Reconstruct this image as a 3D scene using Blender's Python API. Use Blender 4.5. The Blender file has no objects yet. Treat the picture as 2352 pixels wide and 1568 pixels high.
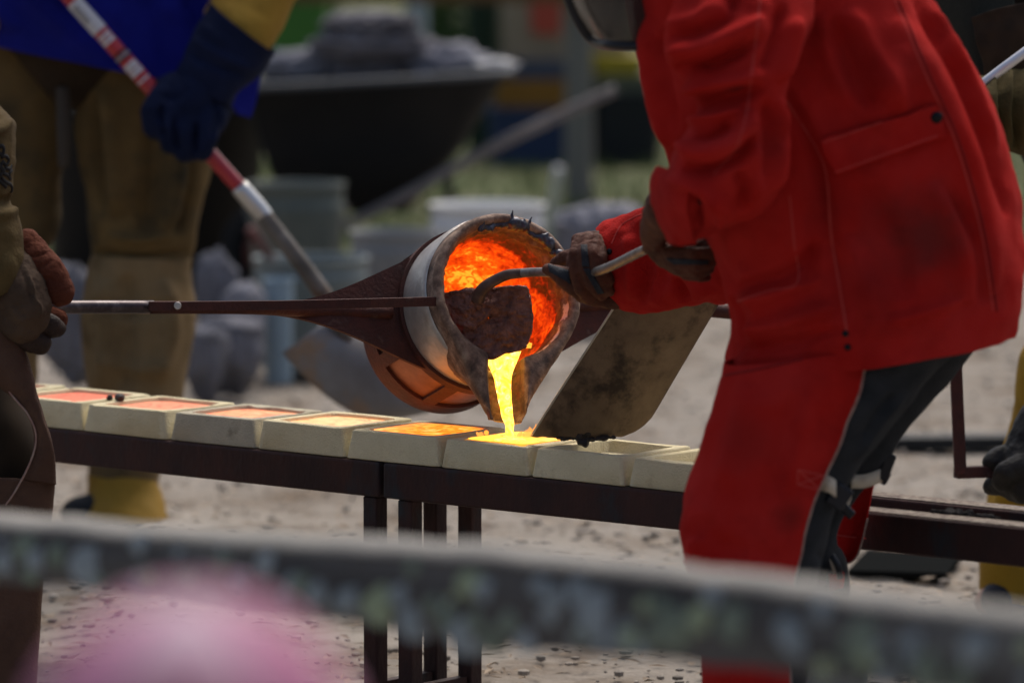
import bpy, bmesh, math, random
import numpy as np
from mathutils import Vector, noise
from mathutils.bvhtree import BVHTree

random.seed(7)
rng = np.random.default_rng(7)
scene = bpy.context.scene
C = scene.collection

# ------------------------------------------------------------------ camera, sky, sun, exposure
F = 11160.0            # focal length in picture units (picture 2352 units wide)
CH = 1.55              # camera height
TP = 1084.0 / F
PITCH = math.atan(TP)
cam_d = bpy.data.cameras.new('camera')
cam = bpy.data.objects.new('camera', cam_d)
C.objects.link(cam)
cam.location = (0, 0, CH)
cam.rotation_euler = (math.pi / 2 - PITCH, 0, 0)
cam_d.sensor_width = 36
cam_d.lens = F / 2352 * 36
cam_d.clip_end = 2000
cam_d.dof.use_dof = True
cam_d.dof.focus_distance = 8.86
cam_d.dof.aperture_fstop = 2.8
scene.camera = cam

SUN_EL, SUN_AZ = 58, 20       # sun high behind the scene, thin overcast
world = bpy.data.worlds.new('World')
scene.world = world
world.use_nodes = True
wn = world.node_tree
sky = wn.nodes.new('ShaderNodeTexSky')
sky.sky_type = 'NISHITA'
sky.sun_disc = False
sky.sun_elevation = math.radians(SUN_EL)
sky.sun_rotation = math.radians(SUN_AZ)
sky.dust_density = 6.0
sky.air_density = 1.0
wn.links.new(sky.outputs[0], wn.nodes['Background'].inputs[0])
wn.nodes['Background'].inputs[1].default_value = 0.092
sl = bpy.data.lights.new('sun', 'SUN')
sl.energy = 1.3
sl.angle = math.radians(38)
sl.color = (1.0, 0.96, 0.9)
sun = bpy.data.objects.new('sun', sl)
C.objects.link(sun)
az, el = math.radians(SUN_AZ), math.radians(SUN_EL)
sdir = Vector((math.sin(az) * math.cos(el), math.cos(az) * math.cos(el), math.sin(el)))
sun.rotation_euler = sdir.to_track_quat('Z', 'Y').to_euler()
scene.view_settings.view_transform = 'Standard'
scene.view_settings.look = 'None'
scene.view_settings.exposure = 0.55
scene.view_settings.gamma = 1.0

# ------------------------------------------------------------------ helpers: geometry
_cp, _sp = math.cos(PITCH), math.sin(PITCH)
FWD = np.array([0, _cp, -_sp]); UP = np.array([0, _sp, _cp]); RT = np.array([1.0, 0, 0])
CAM = np.array([0, 0, CH])

def W(x, y, Y):
    d = FWD + RT * ((x - 1176) / F) + UP * ((784 - y) / F)
    return CAM + d * (Y / d[1])

def PX(v):
    v = np.asarray(v, float) - CAM
    z = v @ FWD
    return np.stack([1176 + F * (v @ RT) / z, 784 - F * (v @ UP) / z], -1)

def ground_Y(y):
    d = FWD + UP * ((784 - y) / F)
    return CH / -d[2] * d[1]

def cat(a, m, closed=False):
    a = np.asarray(a, float)
    n = len(a)
    t = np.linspace(0, n - 1, m)
    i = np.clip(t.astype(int), 0, n - 2)
    f = (t - i)[:, None]
    p0 = a[np.clip(i - 1, 0, n - 1)]; p1 = a[i]; p2 = a[i + 1]; p3 = a[np.clip(i + 2, 0, n - 1)]
    return 0.5 * ((2 * p1) + (-p0 + p2) * f + (2 * p0 - 5 * p1 + 4 * p2 - p3) * f ** 2 + (-p0 + 3 * p1 - 3 * p2 + p3) * f ** 3)

def mk(name, v, f, mat=None, parent=None, smooth=True):
    me = bpy.data.meshes.new(name)
    me.from_pydata([tuple(map(float, p)) for p in v], [], [tuple(map(int, q)) for q in f])
    me.validate(); me.update()
    if smooth and len(me.polygons):
        me.polygons.foreach_set('use_smooth', [True] * len(me.polygons))
    o = bpy.data.objects.new(name, me)
    C.objects.link(o)
    if mat: me.materials.append(mat)
    if parent: o.parent = parent
    return o

def thing(name, label, cat_, group=None):
    o = bpy.data.objects.new(name, None)
    o.empty_display_size = 0.05
    C.objects.link(o)
    return tag(o, label, cat_, group)

def tag(o, label, cat_=None, group=None):
    o['label'] = label
    if cat_: o['category'] = cat_
    if group: o['group'] = group
    return o

def part(o, parent):
    o.parent = parent
    return o

def grid_faces(nv, nu, wrap):
    f = []
    for j in range(nv - 1):
        for i in range(nu if wrap else nu - 1):
            k = (i + 1) % nu
            f.append((j * nu + i, j * nu + k, (j + 1) * nu + k, (j + 1) * nu + i))
    return f

def loft(rows, nv=60, nu=72, ex=1.0, cap=(True, True), arc=None):
    """rows: (Lx,Ly,Rx,Ry,Yc,D[,skew]) silhouette pairs at depth Yc with half depth D"""
    R = [list(r) + [0.0] * (7 - len(r)) for r in rows]
    R = cat(R, nv)
    V = []
    if arc: th = np.linspace(arc[0], arc[1], nu)
    else: th = np.linspace(0, 2 * math.pi, nu, endpoint=False)
    c, s = np.cos(th), np.sin(th)
    c = np.sign(c) * np.abs(c) ** ex; s = np.sign(s) * np.abs(s) ** ex
    for r in R:
        L = W(r[0], r[1], r[4] - r[6]); Rr = W(r[2], r[3], r[4] + r[6])
        ce = (L + Rr) / 2; A = (Rr - L) / 2
        B = np.array([0.0, r[5], 0.0])
        V.append(ce + np.outer(c, A) + np.outer(s, B))
    V = np.array(V).reshape(-1, 3)
    f = grid_faces(nv, nu, arc is None)
    mid = (nv // 2) * nu
    ctr = V[mid:mid + nu].mean(0)
    q = f[(nv // 2) * (nu if arc is None else nu - 1) + nu // 3]
    nrm = np.cross(V[q[1]] - V[q[0]], V[q[2]] - V[q[0]])
    flip = nrm @ (V[q[0]] - ctr) < 0
    if arc is None:
        V = list(V)
        if cap[0]:
            V.append(np.mean(V[:nu], 0)); k = len(V) - 1
            f += [(k, (i + 1) % nu, i) for i in range(nu)]
        if cap[1]:
            b = (nv - 1) * nu
            V.append(np.mean(V[b:b + nu], 0)); k = len(V) - 1
            f += [(k, b + i, b + (i + 1) % nu) for i in range(nu)]
    if flip: f = [tuple(reversed(q)) for q in f]
    return np.array(V), f

def tube(pts, rad, n=14, res=None, cap=True, flat=None):
    pts = np.array(pts, float)
    rad = np.full(len(pts), rad, float) if np.isscalar(rad) else np.array(rad, float)
    if res:
        q = cat(np.c_[pts, rad], res); pts, rad = q[:, :3], q[:, 3]
    m = len(pts)
    T = np.gradient(pts, axis=0)
    T /= np.linalg.norm(T, axis=1)[:, None] + 1e-12
    up = np.array([0, 0, 1.0])
    if abs(T[0] @ up) > .95: up = np.array([0, 1.0, 0])
    N = np.cross(T[0], up); N /= np.linalg.norm(N)
    V = []
    th = np.linspace(0, 2 * math.pi, n, endpoint=False)
    for j in range(m):
        N = N - T[j] * (N @ T[j]); N /= np.linalg.norm(N)
        B = np.cross(T[j], N)
        fx, fy = flat if flat else (1, 1)
        V.append(pts[j] + rad[j] * (np.outer(np.cos(th) * fx, N) + np.outer(np.sin(th) * fy, B)))
    V = list(np.array(V).reshape(-1, 3))
    f = grid_faces(m, n, True)
    if cap:
        V.append(pts[0]); k = len(V) - 1
        f += [(k, (i + 1) % n, i) for i in range(n)]
        V.append(pts[-1]); k = len(V) - 1
        b = (m - 1) * n
        f += [(k, b + i, b + (i + 1) % n) for i in range(n)]
    return np.array(V), f

def join(parts_):
    V, Fc, o = [], [], 0
    for v, f in parts_:
        V.append(np.asarray(v)); Fc += [tuple(i + o for i in q) for q in f]; o += len(v)
    return np.concatenate(V), Fc

def capsule(a, b, ra, rb, n=14, k=5):
    a, b = np.array(a, float), np.array(b, float)
    d = b - a; L = np.linalg.norm(d) + 1e-9; d = d / L
    pts, rad = [], []
    for i in range(k):
        t = math.pi / 2 * (1 - i / (k - 1)) if k > 1 else 0
        pts.append(a - d * ra * math.sin(t)); rad.append(max(ra * math.cos(t), 1e-4))
    for i in range(k):
        t = math.pi / 2 * i / (k - 1)
        pts.append(b + d * rb * math.sin(t)); rad.append(max(rb * math.cos(t), 1e-4))
    return tube(pts, rad, n)

def chain(pts, rads):
    return [capsule(pts[i], pts[i + 1], rads[i], rads[i + 1]) for i in range(len(pts) - 1)]

def ball(c, r, n=16):
    c = np.array(c, float); r = np.array([r] * 3 if np.isscalar(r) else r, float)
    V, m = [], n // 2 + 1
    for j in range(m):
        t = math.pi * j / (m - 1)
        for i in range(n):
            p = 2 * math.pi * i / n
            V.append(c + r * np.array([math.sin(t) * math.cos(p), math.sin(t) * math.sin(p), math.cos(t)]))
    return np.array(V), [tuple(reversed(q)) for q in grid_faces(m, n, True)]

def bake(o, mods):
    """apply modifiers by evaluation"""
    dg = bpy.context.evaluated_depsgraph_get(); dg.update()
    me = bpy.data.meshes.new_from_object(o.evaluated_get(dg))
    old = o.data
    o.modifiers.clear(); o.data = me
    bpy.data.meshes.remove(old)
    me.polygons.foreach_set('use_smooth', [True] * len(me.polygons))
    return o

def fuse(name, parts_, voxel, mat, parent=None, smooth=6, fac=0.5):
    v, f = join(parts_)
    o = mk(name, v, f, mat, parent)
    m = o.modifiers.new('r', 'REMESH'); m.mode = 'VOXEL'; m.voxel_size = voxel; m.use_smooth_shade = True
    m = o.modifiers.new('s', 'SMOOTH'); m.iterations = smooth; m.factor = fac
    p = o.parent; o.parent = None
    bake(o, None)
    if p: o.parent = p
    if not o.data.materials: o.data.materials.append(mat)
    return o

def get_co(o):
    n = len(o.data.vertices)
    a = np.empty(n * 3); o.data.vertices.foreach_get('co', a)
    b = np.empty(n * 3); o.data.vertices.foreach_get('normal', b)
    return a.reshape(-1, 3), b.reshape(-1, 3)

def set_co(o, co):
    o.data.vertices.foreach_set('co', np.asarray(co).ravel()); o.data.update()

def sculpt(o, strokes, only_front=True, gain=1.0):
    """folds and creases pressed into the cloth: (points, width, height) along lines"""
    co, no = get_co(o)
    p = PX(co)
    vd = CAM - co; vd /= np.linalg.norm(vd, axis=1)[:, None]
    wf = np.clip((no * vd).sum(1) * 3 + 0.2, 0, 1) if only_front else np.ones(len(co))
    disp = np.zeros(len(co))
    for pts, w, h in strokes:
        q = cat(np.array(pts, float), max(12, 6 * len(pts)))
        best = np.full(len(co), 1e9); tb = np.zeros(len(co))
        n = len(q) - 1
        for i in range(n):
            a, b = q[i], q[i + 1]
            ab = b - a; L2 = ab @ ab + 1e-9
            t = np.clip(((p - a) @ ab) / L2, 0, 1)
            d = np.hypot(p[:, 0] - a[0] - t * ab[0], p[:, 1] - a[1] - t * ab[1])
            m = d < best
            best[m] = d[m]; tb[m] = (i + t[m]) / n
        tp = np.clip(np.minimum(tb, 1 - tb) * 5, 0, 1) ** 0.7
        ww = w * (0.45 + 0.55 * tp)
        disp += gain * h * tp * np.exp(-(best / ww) ** 2)
    set_co(o, co + no * (disp * wf)[:, None])

def rough(o, amp, scale, octv=3, stretch=(1, 1, 1), seed=0.0):
    co, no = get_co(o)
    s = np.array(stretch) * scale
    d = np.array([noise.fractal(Vector(c * s) + Vector((seed, seed * 1.7, 0)), 1.0, 2.0, octv) for c in co])
    set_co(o, co + no * (d * amp)[:, None])

_bv = {}
def hit(o, x, y, off=0.0):
    k = o.name
    if k not in _bv:
        me = o.data
        _bv[k] = BVHTree.FromPolygons([v.co.copy() for v in me.vertices], [tuple(p.vertices) for p in me.polygons])
    d = Vector(W(x, y, 5.0) - CAM).normalized()
    loc, nor, idx, dist = _bv[k].ray_cast(Vector(CAM), d)
    if loc is None: return None, None
    if nor.dot(d) > 0: nor = -nor
    return np.array(loc) + np.array(nor) * off, np.array(nor)

def seam(o, pts, r, mat, name='seam', off=0.0, n=60, parent=None):
    """a stitched line lying on a cloth surface"""
    q = cat(np.array(pts, float), n)
    P_ = []
    for x, y in q:
        h, _ = hit(o, x, y, off)
        if h is not None: P_.append(h)
    if len(P_) < 3: return None
    v, f = tube(P_, r, 6)
    return mk(name, v, f, mat, parent or o)

def patch(o, quad, mat, name, off=0.004, n=(24, 10), thick=0.004, parent=None):
    """a panel laid on a surface: quad corners tl,tr,br,bl"""
    V = []
    tl, tr, br, bl = [np.array(c, float) for c in quad]
    last = None
    for j in range(n[1]):
        for i in range(n[0]):
            s, t = i / (n[0] - 1), j / (n[1] - 1)
            c = (tl * (1 - s) + tr * s) * (1 - t) + (bl * (1 - s) + br * s) * t
            h, _ = hit(o, c[0], c[1], off)
            if h is None: h = last if last is not None else W(c[0], c[1], 8)
            V.append(h); last = h
    ob = mk(name, V, grid_faces(n[1], n[0], False), mat, parent or o)
    if thick:
        m = ob.modifiers.new('t', 'SOLIDIFY'); m.thickness = thick; m.offset = 0
    return ob

def snap(o, x, y, r, mat, parent=None, name='snap'):
    h, nr = hit(o, x, y, 0.001)
    if h is None: return
    v, f = ball((0, 0, 0), (r, r, r * 0.5), 14)
    q = Vector(nr).to_track_quat('Z', 'Y')
    v = np.array([np.array(q @ Vector(p)) for p in v]) + h
    return mk(name, v, f, mat, parent or o)

def box(c, hx, hy, hz, ax=None):
    """box with half sizes along axes ax (3 unit vectors)"""
    ax = np.eye(3) if ax is None else np.array(ax)
    c = np.array(c, float)
    V = [c + sx * hx * ax[0] + sy * hy * ax[1] + sz * hz * ax[2] for sz in (-1, 1) for sy in (-1, 1) for sx in (-1, 1)]
    return np.array(V), [(0, 2, 3, 1), (4, 5, 7, 6), (0, 1, 5, 4), (2, 6, 7, 3), (0, 4, 6, 2), (1, 3, 7, 5)]

def bevel(o, w, seg=2):
    m = o.modifiers.new('b', 'BEVEL'); m.width = w; m.segments = seg; m.limit_method = 'ANGLE'
    return o

def sheet(curves, nv, nu, thick, mat, name, parent=None):
    """cloth between curves (each a list of (x,y,Y))"""
    cs = [cat(c, nv) for c in curves]
    V = []
    for j in range(nv):
        r = cat([c[j] for c in cs], nu)
        V += [W(*p) for p in r]
    o = mk(name, V, grid_faces(nv, nu, False), mat, parent)
    if thick:
        m = o.modifiers.new('t', 'SOLIDIFY'); m.thickness = thick; m.offset = 0
    return o

# ------------------------------------------------------------------ helpers: materials
def nt(m): return m.node_tree.nodes, m.node_tree.links

def mat(name, c1, c2=None, scale=8, rough_=0.8, metal=0.0, bump=0.0, bscale=60, detail=6, c3=None, s3=2.5, t3=(0.5, 0.7),
        stretch=None, ramp=(0.35, 0.65), sheen=0.0, spec=0.3, alpha=1.0, island=0.0, stain=None, coat=0.0):
    m = bpy.data.materials.new(name); m.use_nodes = True
    N, L = nt(m)
    b = N['Principled BSDF']
    b.inputs['Roughness'].default_value = rough_
    b.inputs['Metallic'].default_value = metal
    b.inputs['Specular IOR Level'].default_value = spec
    b.inputs['Sheen Weight'].default_value = sheen
    b.inputs['Sheen Roughness'].default_value = 0.5
    b.inputs['Alpha'].default_value = alpha
    b.inputs['Coat Weight'].default_value = coat
    tc = N.new('ShaderNodeTexCoord')
    src = tc.outputs['Object']
    if stretch:
        mp = N.new('ShaderNodeMapping'); mp.inputs['Scale'].default_value = stretch
        L.new(src, mp.inputs[0]); src = mp.outputs[0]
    b.inputs['Base Color'].default_value = (*c1, 1)
    col = None
    if c2:
        n = N.new('ShaderNodeTexNoise'); n.inputs['Scale'].default_value = scale; n.inputs['Detail'].default_value = detail
        n.inputs['Roughness'].default_value = 0.6
        L.new(src, n.inputs['Vector'])
        r = N.new('ShaderNodeValToRGB')
        r.color_ramp.elements[0].position, r.color_ramp.elements[1].position = ramp
        r.color_ramp.elements[0].color = (*c1, 1); r.color_ramp.elements[1].color = (*c2, 1)
        L.new(n.outputs[0], r.inputs[0]); col = r.outputs[0]
    if c3:
        n = N.new('ShaderNodeTexNoise'); n.inputs['Scale'].default_value = s3; n.inputs['Detail'].default_value = 8
        n.inputs['Roughness'].default_value = 0.65
        L.new(src, n.inputs['Vector'])
        r = N.new('ShaderNodeMapRange'); r.inputs[1].default_value, r.inputs[2].default_value = t3
        L.new(n.outputs[0], r.inputs[0])
        mx = N.new('ShaderNodeMix'); mx.data_type = 'RGBA'
        L.new(r.outputs[0], mx.inputs[0])
        if col: L.new(col, mx.inputs[6])
        else: mx.inputs[6].default_value = (*c1, 1)
        mx.inputs[7].default_value = (*c3, 1); col = mx.outputs[2]
    for st in (stain or []):
        # a dirt mark with its own place on the thing: (centre, radius, colour, strength)
        ce, rad, sc, k = st
        vm = N.new('ShaderNodeVectorMath'); vm.operation = 'DISTANCE'
        L.new(tc.outputs['Object'], vm.inputs[0]); vm.inputs[1].default_value = tuple(ce)
        nn = N.new('ShaderNodeTexNoise'); nn.inputs['Scale'].default_value = 14; nn.inputs['Detail'].default_value = 6
        L.new(tc.outputs['Object'], nn.inputs['Vector'])
        ma = N.new('ShaderNodeMath'); ma.operation = 'MULTIPLY_ADD'
        L.new(nn.outputs[0], ma.inputs[0]); ma.inputs[1].default_value = -rad * 1.2; L.new(vm.outputs['Value'], ma.inputs[2])
        r = N.new('ShaderNodeMapRange'); r.interpolation_type = 'SMOOTHSTEP'
        r.inputs[1].default_value = rad * 0.6; r.inputs[2].default_value = -rad * 0.6
        r.inputs[3].default_value = 0; r.inputs[4].default_value = k
        L.new(ma.outputs[0], r.inputs[0])
        mx = N.new('ShaderNodeMix'); mx.data_type = 'RGBA'
        L.new(r.outputs[0], mx.inputs[0])
        if col: L.new(col, mx.inputs[6])
        else: mx.inputs[6].default_value = (*c1, 1)
        mx.inputs[7].default_value = (*sc, 1); col = mx.outputs[2]
    if island:
        g = N.new('ShaderNodeNewGeometry')
        r = N.new('ShaderNodeMapRange'); r.inputs[3].default_value = 1 - island; r.inputs[4].default_value = 1 + island
        L.new(g.outputs['Random Per Island'], r.inputs[0])
        mx = N.new('ShaderNodeMix'); mx.data_type = 'RGBA'; mx.blend_type = 'MULTIPLY'; mx.inputs[0].default_value = 1
        if col: L.new(col, mx.inputs[6])
        else: mx.inputs[6].default_value = (*c1, 1)
        L.new(r.outputs[0], mx.inputs[7]); col = mx.outputs[2]
    if col: L.new(col, b.inputs['Base Color'])
    if bump:
        n = N.new('ShaderNodeTexNoise'); n.inputs['Scale'].default_value = bscale; n.inputs['Detail'].default_value = 5
        L.new(src, n.inputs['Vector'])
        bp = N.new('ShaderNodeBump'); bp.inputs['Strength'].default_value = min(1, bump); bp.inputs['Distance'].default_value = 0.01
        L.new(n.outputs[0], bp.inputs['Height']); L.new(bp.outputs[0], b.inputs['Normal'])
    return m

def glow(name, stops, scale, strength, detail=5, dist=1.0, stretch=None, base=(0.02, 0.01, 0.008)):
    """hot metal: light given off varies with a crust pattern; stops (pos, colour)"""
    m = bpy.data.materials.new(name); m.use_nodes = True
    N, L = nt(m); b = N['Principled BSDF']
    b.inputs['Base Color'].default_value = (*base, 1); b.inputs['Roughness'].default_value = 0.5
    tc = N.new('ShaderNodeTexCoord'); src = tc.outputs['Object']
    if stretch:
        mp = N.new('ShaderNodeMapping'); mp.inputs['Scale'].default_value = stretch; L.new(src, mp.inputs[0]); src = mp.outputs[0]
    n = N.new('ShaderNodeTexNoise'); n.inputs['Scale'].default_value = scale; n.inputs['Detail'].default_value = detail
    n.inputs['Distortion'].default_value = dist
    L.new(src, n.inputs['Vector'])
    r = N.new('ShaderNodeValToRGB')
    e = r.color_ramp.elements
    e[0].position, e[0].color = stops[0][0], (*stops[0][1], 1)
    e[1].position, e[1].color = stops[-1][0], (*stops[-1][1], 1)
    for p, c in stops[1:-1]:
        q = e.new(p); q.color = (*c, 1)
    L.new(n.outputs[0], r.inputs[0])
    L.new(r.outputs[0], b.inputs['Emission Color'])
    b.inputs['Emission Strength'].default_value = strength
    return m

RED = (0.38, 0.011, 0.008)
M = {}
M['red'] = mat('red suede', RED, (0.43, 0.021, 0.018), 7, 0.95, bump=0.35, bscale=260, c3=(0.20, 0.008, 0.007), s3=4.5, t3=(0.5, 0.78), sheen=0.0, spec=0.08,
               stain=[(W(2134, 545, 7.75), 0.09, (0.10, 0.02, 0.018), 0.75), (W(2040, 500, 7.73), 0.06, (0.14, 0.015, 0.015), 0.6), (W(1915, 470, 7.74), 0.07, (0.16, 0.008, 0.008), 0.5), (W(1694, 205, 7.57), 0.022, (0.06, 0.012, 0.012), 0.8), (W(1780, 330, 7.60), 0.05, (0.15, 0.01, 0.01), 0.5), (W(1700, 1010, 7.74), 0.07, (0.20, 0.012, 0.01), 0.5), (W(1820, 1190, 7.75), 0.035, (0.13, 0.012, 0.01), 0.6), (W(2230, 640, 7.80), 0.07, (0.17, 0.014, 0.012), 0.5), (W(2010, 640, 7.74), 0.06, (0.19, 0.010, 0.01), 0.5), (W(1980, 150, 7.73), 0.07, (0.22, 0.010, 0.01), 0.5)])
M['redseam'] = mat('red stitching', (0.50, 0.06, 0.05), rough_=0.9)
M['redgroove'] = mat('red seam', (0.22, 0.007, 0.007), rough_=0.95)
M['raw'] = mat('raw leather edge', (0.38, 0.28, 0.23), (0.28, 0.14, 0.12), 60, 0.9)
M['black'] = mat('black cotton', (0.020, 0.022, 0.025), (0.032, 0.034, 0.038), 20, 0.95, bump=0.2, bscale=150, spec=0.15)
M['snap'] = mat('black snap', (0.01, 0.01, 0.012), rough_=0.25, metal=0.6)
M['strap'] = mat('cream webbing', (0.62, 0.55, 0.44), (0.5, 0.42, 0.33), 60, 0.85)
M['plastic'] = mat('black plastic', (0.012, 0.013, 0.018), rough_=0.35)
M['glove_brown'] = mat('brown glove leather', (0.115, 0.038, 0.020), (0.065, 0.022, 0.013), 25, 0.75, bump=0.4, bscale=130, spec=0.25, c3=(0.03, 0.014, 0.01), s3=9, t3=(0.52, 0.72))
M['glove_grey'] = mat('blue grey fabric', (0.028, 0.032, 0.042), (0.015, 0.017, 0.022), 50, 0.8, bump=0.3, bscale=300)
M['rod'] = mat('worn steel', (0.30, 0.28, 0.265), (0.20, 0.18, 0.17), 40, 0.45, 0.7, c3=(0.12, 0.08, 0.06), s3=18, t3=(0.52, 0.7))
M['rust'] = mat('rusty painted steel', (0.085, 0.030, 0.024), (0.055, 0.024, 0.021), 30, 0.72, 0.25, bump=0.25, bscale=140, c3=(0.16, 0.10, 0.085), s3=30, t3=(0.60, 0.82))
M['bench'] = mat('dark rusty steel', (0.036, 0.020, 0.020), (0.060, 0.026, 0.022), 14, 0.6, 0.3, bump=0.25, bscale=120, c3=(0.03, 0.034, 0.04), s3=9, t3=(0.54, 0.66), stretch=(1, 1, 0.5))
M['benchdust'] = mat('sand dust on steel', (0.30, 0.26, 0.21), (0.10, 0.07, 0.06), 90, 0.9, bump=0.3, bscale=200)
M['sand'] = mat('resin sand', (0.70, 0.62, 0.40), (0.78, 0.70, 0.47), 18, 0.95, bump=0.55, bscale=320, c3=(0.46, 0.37, 0.20), s3=16, t3=(0.60, 0.8), spec=0.1)
M['sand2'] = mat('greyish resin sand', (0.47, 0.43, 0.33), (0.56, 0.51, 0.38), 14, 0.95, bump=0.55, bscale=320, c3=(0.30, 0.26, 0.19), s3=20, t3=(0.55, 0.75), spec=0.1)
M['plate'] = mat('brown scaled steel', (0.19, 0.135, 0.088), (0.13, 0.09, 0.058), 22, 0.6, 0.35, bump=0.2, bscale=80, c3=(0.045, 0.032, 0.024), s3=11, t3=(0.51, 0.63), stretch=(1, 1, .6))
M['plateedge'] = mat('lit plate edge', (0.5, 0.47, 0.42), rough_=0.4, metal=0.7)
M['slag'] = mat('black slag', (0.018, 0.015, 0.014), (0.05, 0.042, 0.04), 60, 0.45, bump=0.6, bscale=160)
M['shell'] = mat('pale scaled steel shell', (0.56, 0.53, 0.49), (0.42, 0.39, 0.36), 30, 0.42, 0.45, bump=0.12, bscale=90, c3=(0.30, 0.22, 0.17), s3=12, t3=(0.56, 0.8))

# ------------------------------------------------------------------ ground
def big_plane(name, x0, x1, y0, y1, z, m, nx=2, ny=2):
    xs, ys = np.linspace(x0, x1, nx), np.linspace(y0, y1, ny)
    V = [(x, y, z) for y in ys for x in xs]
    o = mk(name, V, grid_faces(ny, nx, False), m)
    o['kind'] = 'structure'
    return o

M['ground'] = mat('pale gravel and sand', (0.225, 0.197, 0.165), (0.305, 0.277, 0.242), 1.6, 0.95, bump=0.9, bscale=40, detail=12, c3=(0.145, 0.112, 0.082), s3=4.5, t3=(0.47, 0.68), spec=0.08)
xs = np.concatenate([[-250, -60, -12], np.linspace(-3.2, 3.2, 150), [12, 60, 250]])
ys = np.concatenate([[-60, 0, 4], np.linspace(7.6, 17.5, 240), [30, 80, 440]])
V = []
for y_ in ys:
    for x_ in xs:
        w_ = min(1, max(0, (3.2 - abs(x_)) * 2)) * min(1, max(0, (y_ - 7.6) * 2)) * min(1, max(0, 17.5 - y_))
        h_ = .016 * noise.fractal(Vector((x_ * 2.2, y_ * 2.2, 0)), 1, 2, 2) + .006 * noise.noise(Vector((x_ * 9, y_ * 9, 3))) + .003 * noise.noise(Vector((x_ * 21, y_ * 21, 6)))
        V.append((x_, y_, w_ * (h_ - .012)))
gr = mk('ground', V, grid_faces(len(ys), len(xs), False), M['ground']); gr['kind'] = 'structure'
M['lawn'] = mat('worn grass', (0.055, 0.085, 0.028), (0.12, 0.12, 0.05), 1.5, 0.95, bump=0.8, bscale=30, c3=(0.16, 0.14, 0.085), s3=0.7, t3=(0.5, 0.75))
big_plane('lawn', -60, 60, 18.6, 90, 0.004, M['lawn'])

def scatter(name, m, label, fn, count, kind='stuff', cat_=None):
    V, Fc = [], []
    for i in range(count):
        v, f = fn()
        o = len(V); V += list(v); Fc += [tuple(k + o for k in q) for q in f]
    o = mk(name, V, Fc, m, smooth=False)
    o['kind'] = kind; tag(o, label, cat_)
    return o

ICO = None
def stone():
    Y = 8.2 + 9 * rng.random() ** 1.2
    x = (rng.random() - .5) * (0.26 * Y)
    r = 0.003 + 0.010 * rng.random() ** 3
    v, f = ball((0, 0, 0), (r * rng.uniform(.8, 1.6), r * rng.uniform(.8, 1.4), r * rng.uniform(.4, .8)), 7)
    a = rng.random() * 6.28
    R = np.array([[math.cos(a), -math.sin(a), 0], [math.sin(a), math.cos(a), 0], [0, 0, 1]])
    return v @ R.T + np.array([x, Y, r * 0.25]), f
def leaf():
    Y = 8.2 + 7 * rng.random() ** 1.3
    x = (rng.random() - .5) * (0.26 * Y)
    l, w = rng.uniform(.006, .028), rng.uniform(.002, .009)
    a, t = rng.random() * 6.28, rng.uniform(-.5, .5)
    c, s = math.cos(a), math.sin(a)
    P = [(-l, 0, 0), (0, -w, w * .5 + t * .01), (l, 0, abs(t) * .012), (0, w, w * .5)]
    return np.array([(x + p[0] * c - p[1] * s, Y + p[0] * s + p[1] * c, p[2] + 0.004) for p in P]), [(0, 1, 2), (0, 2, 3)]
scatter('gravel', mat('loose stones', (0.31, 0.285, 0.25), (0.22, 0.19, 0.16), 3, 0.9, island=0.4), 'loose pale stones strewn over the sandy ground', stone, 5200)
scatter('leaf_litter', mat('dry leaf bits', (0.24, 0.18, 0.125), (0.33, 0.27, 0.205), 3, 0.9, island=0.25), 'dry brown leaf and wood bits on the sandy ground', leaf, 4200)
def blade():
    Y = 18.7 + 22 * rng.random() ** 1.4
    x = (rng.random() - .5) * (0.25 * Y) + 0.3
    h, w, t = rng.uniform(.03, .10), .006, rng.uniform(-.03, .03)
    return np.array([(x - w, Y, 0), (x + w, Y, 0), (x + t, Y + rng.uniform(-.02, .02), h)]), [(0, 1, 2)]
scatter('grass', mat('grass blades', (0.075, 0.12, 0.03), (0.13, 0.15, 0.05), 2, 0.9, island=0.4), 'short worn grass beyond the gravel', blade, 14000)

# ------------------------------------------------------------------ bench of two steel rails
ZB = 0.458
def on_plane(x, y, z):
    d = FWD + RT * ((x - 1176) / F) + UP * ((784 - y) / F)
    return CAM + d * ((z - CH) / d[2])
A0, A1 = on_plane(120, 985, ZB), on_plane(2352, 1213, ZB)
BX = (A1 - A0) / np.linalg.norm(A1 - A0)
BY = np.array([-BX[1], BX[0], 0]); BZ = np.array([0, 0, 1.0])
if BY[1] < 0: BY = -BY
def bline(x):
    """distance along the bench front edge at which it crosses picture column x"""
    lo, hi = -3.0, 4.0
    for _ in range(50):
        m = (lo + hi) / 2
        if PX(A0 + BX * m)[0] < x: lo = m
        else: hi = m
    return (lo + hi) / 2
def bp(t, s, z): return A0 + BX * t + BY * s + BZ * (z - ZB)

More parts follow.
